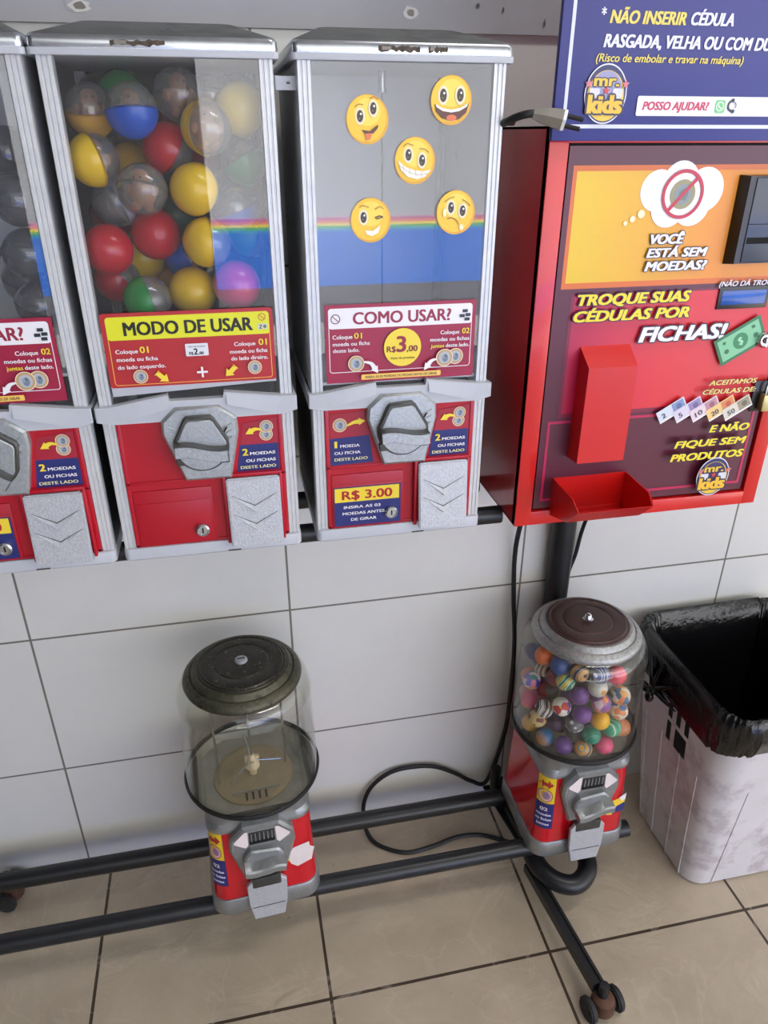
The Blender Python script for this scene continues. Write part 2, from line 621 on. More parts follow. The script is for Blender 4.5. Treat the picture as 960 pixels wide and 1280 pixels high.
w = MB()
w.box(-3.2, 3.2, 0.0, 0.15, -0.02, 2.9, TILE_W)
struct(w.obj('wall_back', smooth=0))
f = MB()
f.box(-3.2, 3.2, -2.7, 0.0, -0.1, 0.0, TILE_F)
struct(f.obj('floor', smooth=0))
f = MB()
f.box(-3.2, 3.2, -2.7, 0.15, 2.9, 3.0, CONC)
struct(f.obj('ceiling', smooth=0))
t = MB()
t.box(-3.2, 3.2, -0.008, 0.0, 1.622, 2.9, GREYW)
trim = struct(t.obj('trim_1', smooth=0))
rnd = random.Random(4)
d = Decal(lambda u, v, h: (u, -0.008 - h, v))
for (cx, cz, rx, rz_) in ((-0.259, 1.645, .011, .009), (-0.711, 1.6415, .016, .008), (-0.159, 1.656, .003, .003), (-0.054, 1.637, .0015, .006), (-0.12, 1.652, .0015, .004)):
    for s, c in ((1.25, (168, 168, 172)), (1.0, (206, 203, 198)), (0.6, (120, 112, 102))):
        if rx < 0.005 and s != 1.0:
            continue
        pts = [(cx + rx * s * math.cos(a * PI / 6) * rnd.uniform(.7, 1.1), cz + rz_ * s * math.sin(a * PI / 6) * rnd.uniform(.7, 1.1)) for a in range(12)]
        d.poly(pts, c if rx > 0.005 else (96, 92, 92))
ch = d.obj('chipped_paint', trim)

# an invented shop front across the pavement, built for its reflection in the clear panels
PAVE = mat('pale_concrete_paving', (150, 150, 150), rough=0.85, var=0.1, vscale=3)
OPW = mat('grey_shopfront_paint', (168, 171, 178), rough=0.7, var=0.05, vscale=2)
g = MB()
g.box(-12, 12, -9.5, -2.7, -0.12, -0.02, PAVE)
struct(g.obj('pavement', smooth=0))
g = MB()
g.box(-9, 9, -6.3, -6.0, -0.02, 3.2, OPW)
op = struct(g.obj('wall_opposite', smooth=0))
band = MB()
band.box(-9, 9, -6.0, -5.99, 0.30, 0.75, mat('blue_shopfront_band', (40, 110, 215), rough=0.6, var=0.06, vscale=2))
for k, c in enumerate(((60, 150, 200), (90, 175, 110), (228, 208, 80), (226, 130, 120), (190, 110, 150))):
    band.box(-9, 9, -6.0, -5.99, 0.75 + 0.022 * k, 0.772 + 0.022 * k, mat('rainbow_stripe_%d' % k, c, rough=0.6))
band.box(-9, 9, -6.0, -5.99, -0.02, 0.30, mat('dark_shopfront_plinth', (92, 92, 100), rough=0.6))
b = band.obj('painted_band', op, smooth=0)
dw = MB()
dw.box(-1.95, -.62, -6.0, -5.97, -.02, 2.9, mat('dark_reflection_panel', (16, 16, 19), rough=0.5), .004)  # dark panel added opposite to darken reflections in the middle machine's pane
struct(dw.obj('reflection_darkener', smooth=0))
lw = MB()
lw.box(-2.15, -2.0, -5.9, 0.0, -0.02, 2.9, mat('dark_light_blocker', (46, 45, 47), rough=0.7, var=.05, vscale=3))  # unseen dark wall added to cut the light from the left
struct(lw.obj('light_blocker_left', smooth=0))
# ------------------------------------------------------------------ the stand
stand = thing('display_stand', 'black tubular steel stand on castors carrying all the vending machines', 'stand', (0, 0, 0))
def tube_part(name, pts, r, m=BLACK, smooth=0, n=16, parent=None):
    b = MB()
    b.tube(pts, r, m, n=n, smooth=smooth)
    return b.obj(name, parent or stand, smooth=50)
tube_part('lower_rail', [(-1.75, -0.238, 0.1185), (0.205, -0.238, 0.1185)], 0.0185)
tube_part('lower_rail', [(-1.75, -0.098, 0.1185), (0.17, -0.098, 0.1185)], 0.0185)
tube_part('upper_rail', [(-1.75, -0.245, 0.9448), (-0.1565, -0.245, 0.9448)], 0.0145)
tube_part('upper_rail', [(-1.75, -0.130, 0.9448), (-0.1565, -0.130, 0.9448)], 0.0145)
tube_part('post', [(0.072, -0.0260, 0.03), (0.072, -0.0260, 1.44)], 0.0245, n=24)
tube_part('post', [(-1.55, -0.0285, 0.03), (-1.55, -0.0285, 1.44)], 0.0275, n=24)
for x in (-1.55,):
    b = MB()
    b.box(x - 0.018, x + 0.018, -0.265, -0.02, 0.915, 0.930, BLACK, 0.003)
    b.obj('rail_arm', stand)
tube_part('base_hoop', [(-0.012, -0.03, 0.085), (-0.012, -0.20, 0.085), (-0.010, -0.262, 0.083), (0.012, -0.302, 0.080), (0.048, -0.318, 0.079), (0.084, -0.300, 0.080), (0.101, -0.262, 0.083), (0.102, -0.20, 0.085), (0.102, -0.03, 0.085)], 0.0205, smooth=6, n=18)
leg = MB()
def bar(a, b_, w, t, m, mb):
    a, b_ = Vector(a), Vector(b_)
    d_ = (b_ - a).normalized()
    s = d_.cross(Vector((0, 0, 1))).normalized() * (w / 2)
    u = s.cross(d_).normalized() * (t / 2)
    mb.loft([[p + s + u, p - s + u, p - s - u, p + s - u] for p in (a, b_)], m)
bar((-0.020, -0.24, 0.055), (0.010, -0.512, 0.058), 0.024, 0.022, BLACK, leg)
bar((-0.013, -0.24, 0.067), (0.017, -0.512, 0.070), 0.005, 0.006, BLACK, leg)
leg.obj('leg', stand)
tube_part('leg', [(-0.036, -0.105, 0.10), (-0.036, -0.060, 0.095), (-0.036, -0.050, 0.115), (-0.036, -0.050, 0.160)], 0.0115, smooth=5)
strap = MB()
bar((-0.047, -0.025, 0.075), (-0.025, -0.232, 0.095), 0.016, 0.005, BLACK, strap)
strap.obj('brace', stand)
RUST = mat('rusty_castor_hood', (92, 62, 46), rough=0.5, metal=0.4, var=0.25, vscale=60)
DUST = mat('dusty_black_rubber', (44, 42, 42), rough=0.75, var=0.3, vscale=80)
def caster(x, y, ang):
    c = bpy.data.objects.new('caster', None)
    COL.objects.link(c)
    c.parent = stand
    c.location = (x, y, 0)
    c.rotation_euler = (0, 0, ang)
    s = MB()
    s.lathe([(0.0, 0.078), (0.009, 0.077), (0.0105, 0.07), (0.010, 0.05), (0.012, 0.045), (0.012, 0.038), (0, 0.038)], BLACK, n=20)
    s.obj('swivel_stem', c)
    h = MB()
    h.lathe([(0.0, 0.050), (0.014, 0.049), (0.021, 0.044), (0.0235, 0.034), (0.0235, 0.016), (0.020, 0.012), (0.0, 0.012)], RUST, c=(0.0, -0.004, 0), n=24)
    h.obj('hood', c)
    for s_ in (-1, 1):
        wv = MB()
        bm = bmesh.new()
        bmesh.ops.create_cone(bm, cap_ends=True, segments=28, radius1=0.024, radius2=0.024, depth=0.013)
        bmesh.ops.bevel(bm, geom=[e for e in bm.edges if abs(e.verts[0].co.z - e.verts[1].co.z) < 1e-6], offset=0.003, segments=2, affect='EDGES')
        wv.bm(bm, DUST, Matrix.Translation((0.030 * s_, -0.004, 0.0245)) @ Matrix.Rotation(PI / 2, 4, 'Y'))
        for k in range(5):
            a = k * 2 * PI / 5
            wv.box(0.0365 * s_ - 0.0012, 0.0365 * s_ + 0.0012, -0.006 + 0.011 * math.cos(a), 0.0 + 0.011 * math.cos(a) - 0.002, 0.0225 + 0.011 * math.sin(a), 0.0265 + 0.011 * math.sin(a), BLACK)
        wv.obj('wheel', c)
caster(0.016, -0.522, 0.15)
caster(-1.135, -0.045, 1.3)
tube_part('leg', [(-1.135, -0.045, 0.068), (-1.135, -0.098, 0.105)], 0.010)
# ------------------------------------------------------------------ tall capsule machines
FY, BZ = -0.30, 0.960
CRIM, WHITE, YEL, NAVY, BLK = (158, 26, 62), (236, 234, 238), (240, 214, 62), (38, 46, 112), (24, 22, 20)
SRED = (172, 36, 52)

def post_mesh():
    b = MB()
    sec = []
    n = 3
    w = 0.0165
    x = -w / 2
    for k in range(n):
        a = x + w * k / n
        sec += [(a + 0.0004, 0.0012), (a + 0.0012, 0.0), (a + w / n - 0.0012, 0.0), (a + w / n - 0.0004, 0.0012)]
    sec += [(w / 2, 0.0165), (-w / 2, 0.0165)]
    b.loft([[(p[0], p[1], z) for p in sec] for z in (0.018, 0.603)], ALU)
    return b

def at_front(y):
    return lambda u, v, h: (u, y - h, v)

def como_sticker(par):
    d = Decal(at_front(-0.0005))
    u0, u1, v0, v1 = -0.1005, 0.1005, 0.236, 0.338
    X = lambda f_: u0 + (u1 - u0) * f_
    Z = lambda f_: v1 - (v1 - v0) * f_
    d.rect(u0, v0, u1, v1, CRIM)
    d.frame(X(.022), Z(.865), X(.975), Z(.045), 0.0009, WHITE, 0.004)
    d.rrect(X(.022), Z(.30), X(.975), Z(.045), 0.004, WHITE)
    d.text('COMO USAR?', X(.505), Z(.248), 0.0152, (150, 34, 62), w=0.131, align='c', bold=0.03)
    d.ring(X(.068), Z(.175), 0.0062, 0.0011, (120, 40, 50))
    d.stroke([(X(.045), Z(.135)), (X(.092), Z(.215))], 0.0010, (120, 40, 50))
    for i, (a, b_) in enumerate(((.925, .14), (.945, .19), (.905, .20), (.94, .245))):
        d.rect(X(a) - .0035, Z(b_) - .002, X(a) + .0035, Z(b_) + .002, (40, 48, 54))
    d.text('Coloque', X(.045), Z(.425), 0.0052, WHITE, w=0.026, bold=0.02)
    d.text('01', X(.185), Z(.425), 0.0072, YEL, w=0.0105, bold=0.02)
    d.text('moeda ou ficha', X(.045), Z(.512), 0.0050, WHITE, w=0.049, bold=0.02)
    d.text('deste lado.', X(.045), Z(.595), 0.0050, WHITE, w=0.035, bold=0.02)
    d.text('Coloque', X(.89), Z(.425), 0.0052, WHITE, w=0.026, align='r', bold=0.02)
    d.text('02', X(.96), Z(.425), 0.0072, YEL, w=0.0105, align='r', bold=0.02)
    d.text('moedas ou fichas', X(.96), Z(.512), 0.0050, WHITE, w=0.054, align='r', bold=0.02)
    d.text('deste lado.', X(.96), Z(.595), 0.0050, WHITE, w=0.0325, align='r', bold=0.02)
    d.text('juntas', X(.96) - 0.0345, Z(.595), 0.0050, YEL, w=0.0185, align='r', bold=0.02)
    d.disc(X(.505), Z(.565), 0.0252, YEL)
    d.text('R$', X(.505) - 0.0215, Z(.62), 0.0076, (128, 26, 40), w=0.0125, bold=0.03)
    d.text('3', X(.505) - 0.0085, Z(.62), 0.0205, (150, 30, 50), w=0.0135, bold=0.03)
    d.text(',00', X(.505) + 0.0055, Z(.62), 0.0076, (128, 26, 40), w=0.0150, bold=0.03)
    d.text('Valor do produto', X(.505), Z(.715), 0.0030, (70, 50, 20), w=0.033, align='c', bold=0.01)
    d.coin(X(.195), Z(.745), 0.0108)
    d.coin(X(.865), Z(.715), 0.0108)
    d.coin(X(.79), Z(.725), 0.0118)
    d.curl_arrow([(X(.245), Z(.72)), (X(.29), Z(.745)), (X(.315), Z(.81))], 0.0066, 0.0085, WHITE)
    d.curl_arrow([(X(.735), Z(.735)), (X(.70), Z(.755)), (X(.675), Z(.81))], 0.0066, 0.0085, WHITE)
    d.rrect(X(.225), Z(.955), X(.765), Z(.885), 0.0015, (240, 196, 96))
    d.text('INSIRA AS 03 MOEDAS OU FICHAS ANTES DE GIRAR', X(.495), Z(.938), 0.0033, (60, 20, 20), w=0.098, align='c', bold=0.015)
    return d.obj('instruction_sticker', par, label='crimson instruction sticker with white header and yellow price disc')

def modo_sticker(par):
    d = Decal(at_front(-0.0005))
    u0, u1, v0, v1 = -0.1030, 0.1025, 0.247, 0.339
    X = lambda f_: u0 + (u1 - u0) * f_
    Z = lambda f_: v1 - (v1 - v0) * f_
    d.poly([(u0 + .001, 0.236), (u1 - .0005, 0.245), (u1 - .001, 0.262), (u0, 0.262)], (182, 184, 192))
    d.rrect(u0, v0, u1, v1, 0.004, (178, 34, 40))
    d.frame(X(.028), Z(.97), X(.978), Z(.05), 0.0009, (240, 178, 70), 0.004)
    d.rrect(X(.028), Z(.355), X(.978), Z(.05), 0.004, (222, 222, 30))
    d.text('MODO DE USAR', X(.50), Z(.295), 0.0160, (26, 24, 16), w=0.155, align='c', bold=0.035)
    d.ring(X(.935), Z(.125), 0.0046, 0.0009, (190, 80, 50))
    d.stroke([(X(.918), Z(.095)), (X(.952), Z(.155))], 0.0009, (190, 80, 50))
    d.rrect(X(.905), Z(.29), X(.965), Z(.215), 0.001, (210, 214, 190))
    d.text('Z', X(.915), Z(.28), 0.0045, (40, 44, 40), w=0.004, bold=0.04)
    d.disc(X(.95), Z(.253), 0.0022, (110, 120, 110))
    d.text('Coloque', X(.06), Z(.53), 0.0050, WHITE, w=0.0265, bold=0.02)
    d.text('01', X(.20), Z(.53), 0.0078, YEL, w=0.0105, bold=0.02)
    d.text('moeda ou ficha', X(.06), Z(.635), 0.0050, WHITE, w=0.049, bold=0.02)
    d.text('do lado esquerdo.', X(.06), Z(.74), 0.0050, WHITE, w=0.057, bold=0.02)
    d.text('Coloque', X(.885), Z(.50), 0.0050, WHITE, w=0.0265, align='r', bold=0.02)
    d.text('01', X(.955), Z(.50), 0.0078, YEL, w=0.0105, align='r', bold=0.02)
    d.text('moeda ou ficha', X(.955), Z(.60), 0.0050, WHITE, w=0.047, align='r', bold=0.02)
    d.text('do lado direiro.', X(.955), Z(.695), 0.0050, WHITE, w=0.046, align='r', bold=0.02)
    d.rrect(X(.465), Z(.605), X(.60), Z(.435), 0.0014, (226, 226, 232))
    d.text('Valor do produto', X(.532), Z(.485), 0.0022, (60, 60, 70), w=0.021, align='c', bold=0.01)
    d.text('R$', X(.532) - 0.0098, Z(.585), 0.0036, (40, 40, 46), w=0.0050, bold=0.03)
    d.text('2', X(.532) - 0.0040, Z(.585), 0.0078, (30, 30, 36), w=0.0052, bold=0.03)
    d.text(',00', X(.532) + 0.0018, Z(.585), 0.0036, (40, 40, 46), w=0.0062, bold=0.03)
    px, pz = X(.55), Z(.83)
    d.rect(px - .0067, pz - .0013, px + .0067, pz + .0013, WHITE)
    d.rect(px - .0013, pz - .0067, px + .0013, pz + .0067, WHITE)
    d.coin(X(.185), Z(.845), 0.0088)
    d.coin(X(.87), Z(.80), 0.0088)
    for (cx, cz, s) in ((X(.30), Z(.845), 1), (X(.735), Z(.815), -1)):
        q = lambda a, b_: (cx + s * a * .78, cz + b_ * .78)
        d.poly([q(-.004, .006), q(.004, -.002), q(.001, -.005), q(-.007, .003)][::s], YEL)
        d.poly([q(.012, -.010), q(.010, .003), q(.0065, -.0005), q(-.0005, .0065), q(-.006, .001), q(.001, -.006), q(-.002, -.009)], YEL)
        d.poly([q(-.0015, .009), q(-.0005, .0078), q(-.0075, .0008), q(-.0087, .0018)], YEL)
    return d.obj('instruction_sticker', par, label='red instruction sticker with bright yellow header')

def coin_sticker(par, side, n):
    d = Decal(at_front(-0.0008))
    if side < 0:
        P = [(-.0995, .118), (-.0385, .119), (-.0500, .1955), (-.0990, .1935)]
        S = [(-.0995, .118), (-.0385, .119), (-.0443, .160), (-.0993, .158)]
    else:
        P = [(.0410, .119), (.0985, .118), (.0990, .1955), (.0540, .1890)]
        S = [(.0410, .119), (.0985, .118), (.0987, .159), (.0475, .159)]
    d.poly(P, (166, 34, 54))
    d.poly(S, NAVY)
    if side < 0:
        d.coin(-.085, .177, .0098)
        d.curl_arrow([(-.075, .176), (-.066, .180), (-.058, .181)], 0.0068, 0.0085, YEL)
        d.text('1', -.094, .1445, .0095, YEL, w=.0050, bold=0.04)
        d.text('MOEDA', -.0855, .1445, .0042, WHITE, w=.0275, bold=0.035)
        d.text('OU FICHA', -.094, .1345, .0042, WHITE, w=.0370, bold=0.035)
        d.text('DESTE LADO', -.094, .1250, .0042, (226, 222, 170), w=.0470, bold=0.035)
    else:
        d.coin(.0835, .172, .0088)
        d.coin(.0845, .1835, .0088)
        d.curl_arrow([(.077, .1795), (.070, .181), (.064, .1785)], 0.0066, 0.0085, YEL)
        d.text('2', .0500, .1445, .0095, YEL, w=.0078, bold=0.04)
        d.text('MOEDAS', .0600, .1445, .0042, WHITE, w=.0340, bold=0.035)
        d.text('OU FICHAS', .0940, .1345, .0042, WHITE, w=.0400, align='r', bold=0.035)
        d.text('DESTE LADO', .0940, .1252, .0042, (226, 222, 170), w=.0480, align='r', bold=0.035)
    return d.obj('coin_sticker', par)

def price_sticker(par):
    d = Decal(at_front(-0.0032))
    d.rect(-.0965, .022, .0010, .0840, NAVY)
    d.rect(-.0955, .0605, -.0015, .0825, YEL)
    d.text('R$ 3.00', -.0485, .0645, .0135, (176, 30, 34), w=.074, align='c', bold=0.035)
    d.text('INSIRA AS 03', -.0560, .0500, .0044, WHITE, w=.054, align='c', bold=0.03)
    d.text('MOEDAS ANTES', -.0540, .0400, .0044, WHITE, w=.062, align='c', bold=0.03)
    d.text('DE GIRAR', -.0540, .0300, .0044, WHITE, w=.038, align='c', bold=0.03)
    return d.obj('price_sticker', par)

def emoji(par, cx, cz, kind):
    d = Decal(at_front(-0.0005))
    R = 0.0247
    ry = 0.0255
    e = lambda a, b_: (cx + a * R, cz + b_ * R)
    d.disc(cx, cz, R, (232, 170, 28), ry, 40)
    d.disc(cx - .001, cz + .001, R * .93, (246, 200, 40), ry * .93, 40)
    d.disc(cx, cz + R * .3, R * .62, (250, 218, 78), ry * .55, 36)
    def eye(a, b_, s=1.0):
        x, z = e(a, b_)
        d.disc(x, z, R * .235 * s, (236, 226, 190), R * .36 * s)
        d.disc(x, z, R * .15 * s, (58, 40, 22), R * .25 * s)
        d.disc(x + R * .04, z + R * .09, R * .05, (240, 238, 230))
        d.disc(x - R * .03, z - R * .1, R * .03, (150, 130, 90))
    def brow(a0, b0, a1, b1, c0, c1):
        d.stroke([tuple(p[:2]) for p in spline([Vector((*e(a0, b0), 0)), Vector((*e(a1, b1), 0)), Vector((*e(c0, c1), 0))], 5)], R * .045, (176, 120, 30))
    BR = (92, 44, 26)
    if kind == 'tongue':
        eye(-.35, .14); eye(.27, .46)
        brow(-.6, .5, -.42, .62, -.2, .6); brow(.1, .85, .3, .92, .5, .82)
        d.poly([e(-.3, -.42), e(.1, -.48), e(.5, -.2), e(.48, -.35), e(.25, -.58), e(-.1, -.62)], BR)
        d.poly([e(-.12, -.58), e(.2, -.56), e(.12, -.82), e(-.08, -.86)], (226, 120, 60))
    elif kind == 'laugh':
        eye(-.4, .2, 1.1); eye(.42, .22, 1.1)
        d.poly([e(-.82, -.15), e(-.4, -.33), e(.0, -.38), e(.45, -.3), e(.86, -.1), e(.74, -.5), e(.4, -.78), e(0, -.85), e(-.45, -.74), e(-.74, -.45)], BR)
        d.poly([e(-.78, -.16), e(-.4, -.33), e(.0, -.38), e(.45, -.3), e(.82, -.1), e(.76, -.25), e(.4, -.44), e(0, -.5), e(-.42, -.44), e(-.72, -.28)], (246, 244, 238))
        d.disc(*e(.02, -.72), R * .25, (222, 110, 60), R * .13)
    elif kind == 'grin':
        eye(-.33, .26); eye(.34, .02)
        brow(-.6, .62, -.4, .74, -.1, .66); brow(.2, .52, .45, .5, .66, .36)
        d.poly([e(-.86, .02), e(-.5, -.25), e(0, -.42), e(.4, -.45), e(.8, -.38), e(.5, -.7), e(.1, -.8), e(-.35, -.7), e(-.7, -.4)], (246, 244, 236))
        for a in (-.6, -.3, 0, .3, .55):
            d.stroke([e(a, -.18 - .3 * (a + .6)), e(a + .05, -.55 - .2 * (a + .6))], R * .02, (196, 176, 140))
        d.stroke([e(-.8, -.18), e(-.3, -.5), e(.2, -.62), e(.65, -.55)], R * .02, (196, 176, 140))
    elif kind == 'wink':
        eye(-.36, .14)
        d.stroke([e(.2, .12), e(.42, .2), e(.6, .16)], R * .06, BR)
        d.stroke([e(.26, .06), e(.6, .14)], R * .05, BR)
        brow(-.56, .6, -.4, .68, -.1, .6); brow(.2, .5, .45, .62, .62, .52)
        d.poly([e(-.3, -.46), e(.1, -.48), e(.48, -.22), e(.36, -.58), e(.05, -.72), e(-.2, -.64)], (246, 244, 238))
    else:
        eye(-.26, .24); eye(.34, .08)
        brow(-.6, .5, -.35, .66, -.1, .72); brow(.3, .6, .5, .5, .72, .3)
        d.stroke([tuple(p[:2]) for p in spline([Vector((*e(-.45, -.28), 0)), Vector((*e(-.2, -.24), 0)), Vector((*e(.05, -.38), 0)), Vector((*e(.14, -.55), 0))], 5)], R * .05, (160, 96, 24))
        d.disc(*e(.3, -.68), R * .11, (246, 236, 190), R * .14)
        d.disc(*e(-.6, .0), R * .09, (250, 240, 190), R * .2)
    return d.obj('emoji_sticker', par, label={'tongue': 'yellow smiling face sticker with tongue out', 'laugh': 'yellow laughing face sticker with open mouth', 'grin': 'yellow grinning face sticker showing teeth', 'wink': 'yellow winking face sticker', 'sad': 'yellow sad face sticker'}[kind])

def lock_part(par, cx, cz, y):
    lk = MB()
    lk.lathe([(0.0, 0.0), (0.0082, 0.0), (0.0092, 0.0012), (0.0092, 0.006), (0.0072, 0.0075), (0.0066, 0.0062), (0.0, 0.0062)], CHROME, n=28)
    for i, v in enumerate(lk.v):
        lk.v[i] = (cx + v[0], y - v[2], cz + v[1])
    o = lk.obj('cash_lock', par)
    k = MB()
    k.box(cx - .001, cx + .001, y - .0066, y - .0055, cz - .0038, cz + .0038, HOLE)
    k.obj('keyhole', o)
    return o

def coin_plate(par, turn):
    c = MB()
    P = [(-.029, .220), (-.048, .203), (-.049, .186), (-.0265, .118), (.0335, .118), (.048, .184), (.047, .203), (.026, .220)]
    P = P[::-1]
    P = [P[i] for i in range(len(P))]
    c.prism(P, -.0150, 0.008, CAST, bev=.0045)
    plate = c.obj('coin_plate', par)
    for s in (-1, 1):
        for k in range(3):
            a = Vector((s * (.040 - k * .0005), -.0155, .196 - k * .009))
            b_ = a + Vector((-s * .012, 0, -.006))
            q = MB()
            q.tube([a, b_], .0009, CAST, n=6)
            q.obj('rib', plate)
    slot = MB()
    slot.box(-.0011, .0011, -.0158, -.013, -.005, .005, HOLE)
    for i, v in enumerate(slot.v):
        x, z = v[0], v[2]
        ca, sa = math.cos(.55), math.sin(.55)
        slot.v[i] = (.031 + x * ca + z * sa, v[1], .188 - x * sa + z * ca)
    slot.obj('coin_slot', plate)
    # round turning knob with a wavy grip, about its own axis at (0, y, .170)
    kc = bpy.data.objects.new('turn_knob', None)
    COL.objects.link(kc)
    kc.parent = par
    kc.location = (-.001, -.0060, .170)
    kc.rotation_euler = (0, turn, 0)
    R = .0355
    circ = [(R * math.cos(a), R * math.sin(a)) for a in [(-PI * 1.06 + i * (PI * 1.12) / 22) for i in range(23)]]
    top = [(.019, .037), (.015, .040), (-.015, .040), (-.019, .037)]
    pl = circ + top
    h = MB()
    h.prism(pl, -.017, -.008, CASTD, bev=.002)
    h.prism([(x * .90, z * .90 - .001) for x, z in pl], -.0185, -.0165, CAST, bev=.0012)
    h.obj('knob_disc', kc)
    g = MB()
    n = 18
    def wave(x, o, amp):
        return o + amp * math.sin(-x / R * 2.3)
    upc = [(-R * .93 + 2 * R * .93 * i / n) for i in range(n + 1)]
    U = [(x, wave(x, .004, .0045)) for x in upc]
    D = [(x, wave(x, -.0125, .0045)) for x in upc]
    poly = D + U[::-1]
    g.prism(poly, -.034, -.018, CASTD, bev=0)
    U2 = [(x * .985, z - .0016) for x, z in U]
    D2 = [(x * .985, z + .0008) for x, z in D]
    g.prism(D2 + U2[::-1], -.0352, -.033, CAST, bev=0)
    g.obj('grip', kc)
    for a in (-.62, -PI + .62):
        tb = MB()
        tb.box(R * math.cos(a) - .005, R * math.cos(a) + .005, -.0165, -.009, R * math.sin(a) - .005, R * math.sin(a) + .005, CASTD, .001)
        tb.obj('stop_tab', kc)
    return plate

def flap_part(par):
    f_ = MB()
    bm = bmesh.new()
    bmesh.ops.create_cube(bm, size=1.0)
    for v in bm.verts:
        v.co = Vector((v.co.x * .072, v.co.y * .008, v.co.z * .101))
    bmesh.ops.bevel(bm, geom=bm.edges[:], offset=.0018, segments=2, affect='EDGES')
    f_.bm(bm, CASTL)
    for zt in (.026, -.001):
        for s in (-1, 1):
            # one raised wedge arm of the chevron
            w0, w1 = (s * .030, zt), (0.0, zt - .0165)
            f_.add([(w0[0], -.0042, w0[1]), (0, -.0042, w1[1]), (0, -.0042, w1[1] - .0095), (0, -.0078, w1[1] - .0075)], [(0, 1, 3), (0, 3, 2)], CASTL)
            f_.add([(w0[0], -.0042, w0[1] + .0006), (0, -.0044, w1[1] + .0016), (0, -.0043, w1[1]), (w0[0], -.0043, w0[1])], [(0, 1, 2, 3)], CASTD)
    o = f_.obj('prize_flap', par)
    o.location = (.0605, -.0155, .0655)
    o.rotation_euler = (-.10, 0, 0)
    # the red hood the flap hangs in
    h = MB()
    for a, b_ in (((.0195, .0245), None), ((.0965, .1005), None)):
        h.box(a[0], a[1], -.010, .001, .016, .119, REDP, .001)
    h.box(.0195, .1005, -.010, .001, .1165, .121, REDP, .001)
    h.obj('flap_hood', par)
    return o

